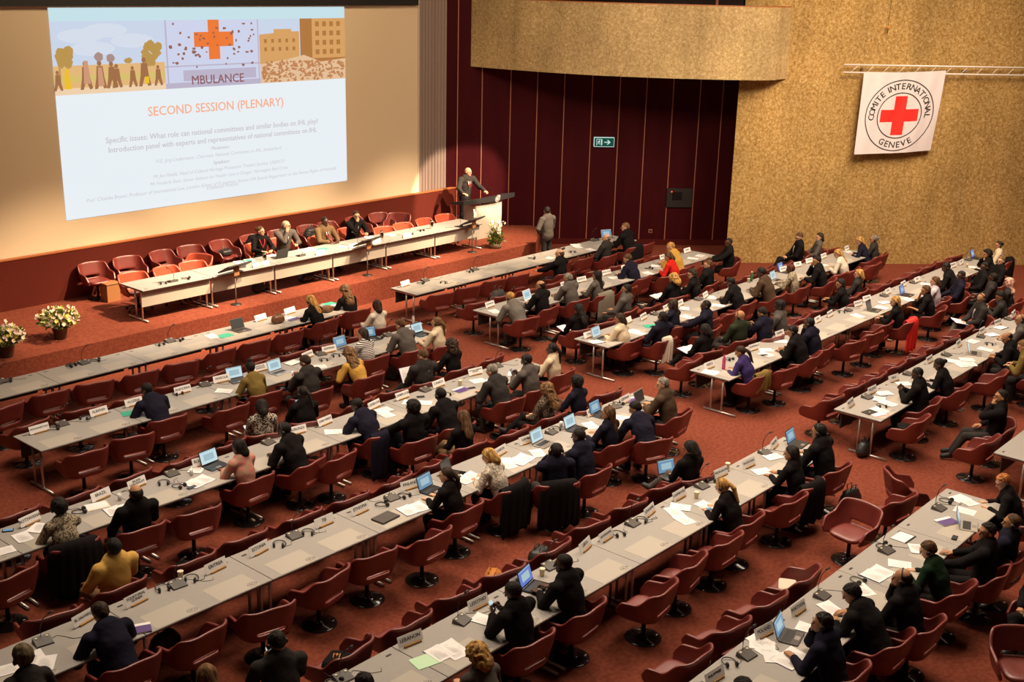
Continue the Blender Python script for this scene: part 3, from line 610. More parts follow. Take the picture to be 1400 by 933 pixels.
def figure(pose, hy, fem, face, bare=False):
    key = (pose, hy, fem, face, bare)
    if key in BODY: return BODY[key]
    P = POSES[pose]; stand = P['legs'] == 'stand'; H = V3(0, -.02, .95 if stand else .535); sh = .182 if fem else .225; kf = .88 if fem else 1.0
    l0, l1 = R(P['lean'][0]), R(P['lean'][1]); d0 = V3(0, math.sin(l0), math.cos(l0)); d1 = V3(0, math.sin(l1), math.cos(l1))
    C = H+(.27 if stand else .30)*d0; S = C+(.20 if stand else .225)*d1; N = S+.05*d1; hl = l1*.55; hd = V3(0, math.sin(hl), math.cos(hl)); HC = N+.155*hd+V3(0, .018, 0)
    Rm = rotm(R(hy), R(P['hp'])); hR = np.array(Rm); lo = (-.62, -.55, 0); hi = (.62, 1.05, 1.95 if stand else 1.48)
    fwd = V3(0, math.cos(l1), -math.sin(l1))
    SL, SR = S+V3(-sh, -.005, -.02), S+V3(sh, -.005, -.02); arms = []
    for side, (w, sp) in zip((-1, 1), zip(P['w'], (SL, SR))):
        if w[1] is None: T = HC+V3(side*w[0]*.9, .115, -.15) if w[2] is None else HC+V3(side*w[0], .12, -.13)
        else: T = V3(side*w[0], w[1]+0., w[2])
        el, T = ik(sp, T, .30, .265, V3(side*.75, -.1, -1)); arms.append((sp, el, T))
    lg = []
    for side in (-1, 1):
        hp = H+V3(side*.085, .03, -.01)
        if stand: kn, an = H+V3(side*.10, .02, -.45), V3(side*.11, -.03, .09)
        elif P['legs'] == 'out': kn, an = V3(side*.13, .44, .49), V3(side*.12, .62, .11)
        elif P['legs'] == 'cross' and side > 0: kn, an = V3(.01, .46, .62), V3(-.20, .66, .34)
        elif P['legs'] == 'cross': kn, an = V3(-.09, .44, .48), V3(-.04, .46, .10)
        else: kn, an = V3(side*.13, .43, .49), V3(side*.12, .36, .10)
        lg.append((hp, kn, an, an+V3(side*.02, .15, -.045) if an[2] < .2 else an+V3(-.05, .13, .02)))
    # body
    f = Field(lo, hi, .0125)
    f.seg(H, C, .115*kf, .105*kf, .02, ((0, 1, 0), 1.3)); f.seg(C, S-.03*d1, .125*kf, .115*kf, .04, ((0, 1, 0), 1.45)); f.seg(SL, SR, .048, .048, .03)
    for (a, e, w) in arms: f.seg(a, e, .050*kf, .038*kf, .02); f.seg(e, w, .040*kf, .025, .012)
    for (a, kn, an, ft) in lg: f.seg(a, kn, .082, .055, .03); f.seg(kn, an, .052, .034, .015); f.seg(an, ft, .036, .026, .01)
    f.seg(S-.02*d1, HC+hR@V3(0, -.025, -.05), .058*kf, .054*kf, .025)
    HS = 1.12; hR0 = hR; hR = hR0*HS
    E = lambda c, r, k=.012, sub=False: f.ell(HC+hR@V3(*c), tuple(q_*HS for q_ in r), hR0, k, sub)
    E((0, -.012, .018), (.075, .094, .088)); E((0, .018, -.030), (.060, .068, .080)); E((0, .060, -.078), (.030, .028, .026), .02)
    f.seg(HC+hR@V3(0, .086, .010), HC+hR@V3(0, .104, -.022), .009, .014, .008)
    f.seg(HC+hR@V3(-.03, .078, .026), HC+hR@V3(.03, .078, .026), .011, .011, .012)
    for sx in (-1, 1): E((sx*.076, -.004, -.012), (.010, .020, .031), .006); E((sx*.031, .098, .006), (.014, .014, .011), .006, True)
    E((0, .083, -.050), (.025, .010, .008), .006)
    V, Q = f.nets(); parts = [(V, Q, 0)]; hands = []
    for i, (side, (a, e, w)) in enumerate(zip((-1, 1), arms)):
        kd = P['hk'][i]; fd = V3(side*P['fd'][0], P['fd'][1], P['fd'][2]); upv = V3(side*P['up'][0], P['up'][1], P['up'][2])
        if P['w'][i][1] is None: fd = unit(w-e)+V3(0, 0, .3); upv = V3(side*.5, .8, 0)
        y = unit(fd); z = unit(upv-y*(upv@y)); x = np.cross(y, z); Rh = np.stack([x, y, z], 1); hv, hf = hand(kd, side)
        parts.append((hv@Rh.T+w, hf, 0)); hands.append((w, Rh))
    def ball(c, r, mi):
        b_ = Field(V3(-1, -1, -1)*r*1.6, V3(1, 1, 1)*r*1.6, r/3.2); b_.ell((0, 0, 0), (r, r, r), None, .001); v, q = b_.nets(); parts.append((v@hR.T+HC+hR@V3(*c), q, mi))
    if face:
        for sx in (-1, 1):
            ball((sx*.031, .083, .007), .0085, 1)
            e_ = Field((-.03, -.01, -.01), (.03, .01, .012), .003); e_.seg((-.017, 0, 0), (.017, 0, .002*sx), .0035, .0035, .001); v, q = e_.nets(); parts.append((v@hR.T+HC+hR@V3(sx*.031, .093, .027), q, 1))
        e_ = Field((-.04, -.012, -.012), (.04, .012, .012), .003); e_.seg((-.020, 0, 0), (.020, 0, 0), .0042, .0042, .001); v, q = e_.nets(); parts.append((v@hR.T+HC+hR@V3(0, .092, -.050), q, 2))
    me_b = np_mesh(parts, 'person')
    face_ = None
    # top
    f = Field(lo, hi, .0135); g = .020
    f.seg(H+V3(0, -.01, -.02), C, (.160 if fem else .185)*kf+g*.5, .165*kf+g*.5, .03, ((0, 1, 0), 1.25)); f.seg(C, S-.02*d1, .188*kf+g*.6, .180*kf+g*.4, .06, ((0, 1, 0), 1.42))
    f.seg(SL, SR, .060*kf+g*.6, .060*kf+g*.6, .045); f.seg(S-.02*d1, N+.012*d1+V3(0, -.012, 0), .100*kf, .070*kf, .045)
    for (a, e, w) in arms:
        e2 = w-(w-e)*.13
        f.seg(a, e, .073*kf+g*.6, .062*kf+g*.5, .03)
        if bare: f.seg(e, e+(w-e)*.1, .044*kf+g*.4, .042*kf, .01)
        else: f.seg(e, e2, .061*kf+g*.5, .043+g*.35, .012)
    if stand: f.seg(H+V3(-.04, 0, -.10), H+V3(.04, 0, -.10), .125, .125, .05, ((0, 1, 0), 1.2))
    V, Q = f.nets(); me_t = np_mesh([(wrinkle(V, .0035), Q, 0)], 'top')
    # trousers
    f = Field(lo, (hi[0], hi[1], 1.1 if stand else .75), .0145)
    f.ell(H+V3(0, 0, -.01), (.175 if fem else .165, .135, .10), None, .03)
    for (a, kn, an, ft) in lg: f.seg(a, kn, .100, .072, .03); f.seg(kn, an+V3(0, 0, .02), .070, .055, .02)
    V, Q = f.nets(); me_l = np_mesh([(wrinkle(V, .003), Q, 0)], 'trousers')
    f = Field((lo[0], -.3, -.03), (hi[0], 1.1, .7), .011)
    me_s = []
    for (a, kn, an, ft) in lg:
        f = Field(np.minimum(an, ft)-.1, np.maximum(an, ft)+.1, .011)
        d = ft-an; f.seg(an+V3(0, -.02, -.035), an+d*1.05+V3(0, 0, -.01), .042, .040, .012, ((0, 0, 1), 1.15)); f.seg(an, ft, .044, .036, .02)
        f.cut(lambda X, Y, Z: .002-Z+0*X+0*Y)
        V, Q = f.nets(); me_s.append(np_mesh([(V, Q, 0)], 'shoe'))
    BODY[key] = dict(body=me_b, top=me_t, legs=me_l, shoes=me_s, HC=HC, R=Rm, ht=(HC+hR@V3(0, -.012, .106)), hands=hands, N=N, S=S, d1=d1, fwd=fwd, C=C)
    return BODY[key]
HAIR = {}
def hair(style):
    if style in HAIR: return HAIR[style]
    f = Field((-.21, -.26, -.50), (.21, .16, .24), .0115); amp = 0; fq = 9
    def cap(r=(.083, .103, .098), c=(0, -.014, .022)): f.ell(c, r, None, .01)
    def trim(nape=-.06, front=.050, side=-.02):
        f.cut(lambda X, Y, Z: np.minimum(np.maximum(Y-front-np.clip((Z-.065)*.9, -.2, .05), -1), np.maximum(.078-Z, Y-.06)+0*X))
        f.cut(lambda X, Y, Z: (nape+np.clip((Y+.05)*1.15, 0, .2))-Z+0*X)
    if style == 'short': cap(); trim(); amp = .0045; fq = 26
    elif style == 'shortw': cap((.092, .112, .106), (0, -.016, .026)); f.ell((0, -.05, -.03), (.085, .06, .075), None, .03); trim(-.10, .045); amp = .007; fq = 20
    elif style == 'buzz': cap((.079, .098, .093)); trim(-.055, .045)
    elif style == 'balding':
        cap((.082, .101, .088), (0, -.016, .006)); trim(-.06, .03); f.cut(lambda X, Y, Z: np.maximum(Z-.062+np.clip(-Y-.04, 0, .05)*-.7, -1)+0*X+0*Y)
    elif style == 'afro': cap((.105, .120, .115), (0, -.015, .030)); trim(-.07, .07); amp = .006; fq = 22
    elif style in ('long', 'longc', 'bob', 'bobc'):
        cl = style.endswith('c'); w = .022 if cl else 0; z1 = -.33 if style[:4] == 'long' else -.145
        cap((.088+w, .108+w, .104+w*.6)); f.seg((0, -.055, .01), (0, -.105, z1+.06), .085+w, .072+w*1.3, .04, ((0, 1, 0), 1.45))
        for sx in (-1, 1): f.seg((sx*.06, -.01, .02), (sx*.072, -.03, max(z1, -.24)+.07), .038+w*.6, .032+w, .03)
        f.cut(lambda X, Y, Z: np.minimum(Y-.052-np.clip((Z-.06)*.9, -.1, .05), np.maximum(.078-Z, Y-.07))+0*X)
        amp = .010 if cl else .003; fq = 20 if cl else 10
    elif style in ('pony', 'bun', 'braid'):
        cap((.081, .101, .097)); trim(-.075, .05)
        if style == 'bun': f.ell((0, -.125, .025), (.042, .036, .040), None, .01)
        else: f.seg((0, -.115, .01), (0, -.15, -.06), .026, .034, .012); f.seg((0, -.15, -.06), (0, -.145, -.27), .034, .014, .012)
        if style == 'braid': amp = .006; fq = 26
    elif style == 'topknot': cap((.081, .101, .097)); trim(-.075, .05); f.ell((0, -.05, .125), (.045, .045, .04), None, .01)
    elif style == 'scarf':
        cap((.098, .118, .114)); f.seg((0, -.03, -.04), (0, -.04, -.15), .095, .105, .05, ((0, 1, 0), 1.1)); f.seg((-.07, -.05, -.20), (.07, -.05, -.20), .075, .075, .05)
        f.seg((-.05, -.12, -.2), (-.04, -.13, -.36), .06, .05, .04, ((0, 1, 0), 1.6))
        f.cut(lambda X, Y, Z: np.where((np.abs(X) < .062) & (Z < .072) & (Z > -.105) & (Y > .03), .02, -1)+0*Z)
        amp = .004; fq = 12
    elif style == 'cap':
        cap((.086, .106, .100)); trim(-.03, .09); f.ell((0, .12, .045), (.065, .06, .010), None, .01)
    elif style == 'wrap': cap((.100, .120, .122), (0, -.02, .03)); trim(-.07, .06); amp = .004; fq = 14
    V, Q = f.nets(); V = wrinkle(V, amp, fq) if amp else V
    HAIR[style] = np_mesh([(V, Q, 0)], 'hair'); return HAIR[style]
HC_ = dict(k=(.012, .008, .006), d=(.035, .018, .010), b=(.09, .042, .017), c=(.17, .085, .035), y=(.42, .22, .06), o=(.42, .14, .035), g=(.20, .17, .14), w=(.50, .44, .36), r=(.10, .02, .012), p=(.62, .32, .24), e=(.10, .07, .035))
HM = {}
def hairm(c):
    if c not in HM: HM[c] = mat('hair_'+dict(k='black', d='dark_brown', b='brown', c='light_brown', y='blonde', o='ginger', g='grey', w='white', r='auburn', p='pink_scarf', e='patterned_wrap')[c], sc(HC_[c], .5), .6, spec=.22, bump=(16, .7, (6, 6, 1)) if c not in 'pe' else (20, .3), var=(9, tuple(min(1, v*1.7+.003) for v in HC_[c]), (3.5, 3.5, .8)))
    return HM[c]
CLOTH = {}
def cloth(c):
    if c in CLOTH: return CLOTH[c]
    pal = dict(black=(.014, .011, .011), charcoal=(.045, .038, .035), navy=(.018, .016, .030), grey=(.10, .082, .072), brown=(.075, .045, .028), ash=(.20, .17, .13), tan=(.16, .095, .048), olive=(.19, .125, .035), mustard=(.55, .30, .06),
      cream=(.66, .52, .36), white=(.72, .64, .62), offwhite=(.66, .56, .45), yellow=(.62, .36, .09), red=(.55, .018, .012), purple=(.045, .028, .11), green=(.035, .042, .022), dgreen=(.014, .030, .014), lilac=(.55, .47, .52), gold=(.50, .27, .05))
    if c in pal: CLOTH[c] = mat(c+'_cloth', sc(pal[c], .8 if max(pal[c]) < .06 else 1), .9, spec=.08, bump=(22, .35)); return CLOTH[c]
    m = D.materials.new(c+'_cloth'); m.use_nodes = True; nt = m.node_tree; b = nt.nodes['Principled BSDF']; b.inputs['Roughness'].default_value = .85; tc = nt.nodes.new('ShaderNodeTexCoord'); L = nt.links.new
    r = nt.nodes.new('ShaderNodeValToRGB'); r.color_ramp.interpolation = 'CONSTANT'; e = r.color_ramp.elements
    if c == 'striped':
        w = nt.nodes.new('ShaderNodeTexWave'); w.bands_direction = 'Z'; w.inputs['Scale'].default_value = 9; cols = ((.015, .012, .014), (.78, .70, .64)); e[1].position = .5
    elif c == 'plaid':
        w = nt.nodes.new('ShaderNodeTexChecker'); w.inputs['Scale'].default_value = 14; cols = ((.56, .17, .13), (.40, .26, .17)); e[1].position = .5
    elif c == 'checked':
        w = nt.nodes.new('ShaderNodeTexBrick'); w.inputs['Scale'].default_value = 16; cols = ((.115, .095, .08), (.17, .145, .12)); e[1].position = .4
    else:
        w = nt.nodes.new('ShaderNodeTexNoise'); w.inputs['Scale'].default_value = 38; w.inputs['Detail'].default_value = 1; cols = {'speckled': ((.03, .022, .018), (.55, .45, .36)), 'tweed': ((.10, .075, .045), (.42, .33, .22)), 'leopard': ((.02, .014, .010), (.30, .22, .15)), 'knit': ((.32, .25, .18), (.66, .56, .46)), 'floral': ((.02, .014, .012), (.24, .16, .11))}[c]; e[1].position = .5
    L(tc.outputs['Object'], w.inputs['Vector']); L(w.outputs['Fac' if 'Fac' in w.outputs else 0], r.inputs[0]); e[0].color = (*cols[0], 1); e[1].color = (*cols[1], 1); L(r.outputs[0], b.inputs['Base Color']); CLOTH[c] = m; return m
def setm(o, mats):
    me = o.data
    while len(me.materials) < len(mats): me.materials.append(mats[0])
    for i, m in enumerate(mats): o.material_slots[i].link = 'OBJECT'; o.material_slots[i].material = m
# wearables in head or neck frames
def ring(R0, r, n=20, z=0, e=(1, 1), tilt=0, a0=0, a1=2*PI):
    return [(R0*e[0]*math.cos(a0+(a1-a0)*k/n), R0*e[1]*math.sin(a0+(a1-a0)*k/n), z+tilt*math.sin(a0+(a1-a0)*k/n)) for k in range(n+1)]
b = MB(); b.tube([(math.cos(a)*.096, -.006, math.sin(a)*.122-.008) for a in [PI*(k/14)*1.12-.12*PI*.5 for k in range(15)]], .006, 6)
for sx in (-1, 1): b.lathe([(.012, -.012), (.026, -.010), (.028, .006), (.018, .012)], 12, T=Matrix.Translation((sx*.096, -.004, -.012)) @ Matrix.Rotation(PI/2, 4, 'Y'))
b.tube([(.095, 0, -.02), (.088, .06, -.05), (.062, .105, -.062)], .0022, 5)
HEADSET = b.mesh('headset')
b = MB(); b.tube(ring(.070, .010, 18, 0, (1, 1), .014), .013, 6, cap=False); b.tube(ring(.069, .010, 18, .016, (.97, .97), .014), .011, 6, cap=False); COLLAR = b.mesh('collar')
b = MB()
for sx in (-1, 1):
    b.tube([(sx*.031+.021*math.cos(a), .101, .006+.016*math.sin(a)) for a in [2*PI*k/10 for k in range(11)]], .0022, 4, cap=False); b.tube([(sx*.052, .10, .010), (sx*.076, .05, .012), (sx*.079, -.01, .004)], .002, 4)
b.tube([(-.010, .104, .008), (.010, .104, .008)], .002, 4); GLASSES = b.mesh('glasses')
def ribbon(pts, w, th=.004):
    b = MB(); P = [Vector(p) for p in pts]; V = []; F = []
    for p in P: V += [(p.x-w/2, p.y, p.z), (p.x+w/2, p.y, p.z), (p.x+w/2, p.y-th, p.z), (p.x-w/2, p.y-th, p.z)]
    for i in range(len(P)-1):
        a = i*4
        for k in range(4): F.append([a+k, a+(k+1) % 4, a+4+(k+1) % 4, a+4+k])
    F += [[3, 2, 1, 0], [len(V)-4, len(V)-3, len(V)-2, len(V)-1]]; return b.add(V, F, 0, True)
FRONTS = {}
def chest_pt(fg, s, x):                      # a point on the chest surface, s below the neck
    p = fg['N']-fg['d1']*s; dep = .068+.085*min(1, s/.12) + .012*min(1, max(0, s-.1)*8)
    return Vector(p+fg['fwd']*(dep+.012-abs(x)*.25)+V3(x, 0, 0))
def frontwear(fg, key, kind, fem):
    kk = (id(fg['top']), kind)
    if kk in FRONTS: return FRONTS[kk]
    if kind == 'shirt':
        b = MB(); V = []; F = []; n = 7
        for i in range(n):
            s = .0+.30*i/(n-1); w = .052*(1-i/(n-1)*.85)
            for x in (-w, -w/2, 0, w/2, w): V.append(tuple(chest_pt(fg, s, x)))
        for i in range(n-1):
            for j in range(4): a = i*5+j; F.append([a, a+1, a+6, a+5])
        b.add(V, F, 0, True); b.add([(v[0], v[1]-.012, v[2]-.004) for v in V], [q[::-1] for q in F], 0, True)
    elif kind == 'tie':
        b = ribbon([chest_pt(fg, s, 0)+Vector((0, .006, 0)) for s in (.012, .05, .10, .16, .22, .28)], .036)
    else:
        b = MB(); L_ = [chest_pt(fg, s, x)+Vector((0, .006, 0)) for s, x in ((.0, -.062), (.05, -.07), (.12, -.052), (.20, -.02), (.25, 0), (.20, .02), (.12, .052), (.05, .07), (.0, .062))]
        b.tube(L_, .0075, 5); b.tube([chest_pt(fg, -.012, -.062)+Vector((0, -.02, 0)), Vector(fg['N'])+Vector((-.05, -.055, .0)), Vector(fg['N'])+Vector((.05, -.055, .0)), chest_pt(fg, -.012, .062)+Vector((0, -.02, 0))], .0075, 5)
    FRONTS[kk] = b.mesh(kind); return FRONTS[kk]
SK = {1: 'skin1', 2: 'skin2', 3: 'skin3', 4: 'skin4'}
def person(px, py, z0, yaw, hy, pose, style, hc, sk, top, legs, flags, label, pos=None):
    fem = 'f' in flags; face = True; fg = figure(pose, hy, fem, face, 'b' in flags); s = .95 if fem else 1.0
    if 't' in flags: s *= 1.04
    ht = fg['ht']*s
    if pos is None: X, Y = at(px, py, z0+ht[2])
    else: X, Y = pos
    a = R(yaw); X -= ht[0]*math.cos(a)-ht[1]*math.sin(a); Y -= ht[0]*math.sin(a)+ht[1]*math.cos(a)
    o = obj('person', fg['body']); setm(o, [M[SK[sk]], M['eye'], M['lip']]); tag(o, label, 'person')
    o.location = (X, Y, z0); o.rotation_euler.z = a; o.scale = (s,)*3
    c = obj('blouse' if fem and not 'j' in flags else ('jacket' if not 'n' in flags else 'shirt'), fg['top'], None, o); setm(c, [cloth(top)])
    c = obj('trousers', fg['legs'], None, o); setm(c, [cloth(legs)])
    for ms in fg['shoes']: c = obj('shoe', ms, None, o); setm(c, [M['black']])
    HM_ = Matrix.Translation(fg['HC']) @ fg['R'].to_4x4() @ Matrix.Scale(1.12, 4)
    if style != 'bald':
        c = obj('headscarf' if style in ('scarf', 'wrap') else ('cap' if style == 'cap' else 'hair'), hair(style), None, o); setm(c, [hairm(hc)]); c.matrix_local = HM_
    if 'h' in flags: c = obj('headset', HEADSET, M['plastic'], o); c.matrix_local = HM_
    if 'g' in flags: c = obj('glasses', GLASSES, M['blackg'], o); c.matrix_local = HM_
    if 's' in flags:
        c = obj('shirt_collar', COLLAR, M['white'], o); c.location = Vector(fg['N'])+Vector((0, .008, .020)); c.rotation_euler.x = -R(POSES[pose]['lean'][1])*.8
    if 'l' in flags: obj('red_lanyard', frontwear(fg, 0, 'lan', fem), M['red'], o)
    if 'F' in flags and not fem: obj('shirt_front', frontwear(fg, 0, 'shirt', fem), M['white'], o); obj('tie', frontwear(fg, 0, 'tie', fem), M['black'], o)
    return o, fg, (X, Y, a)
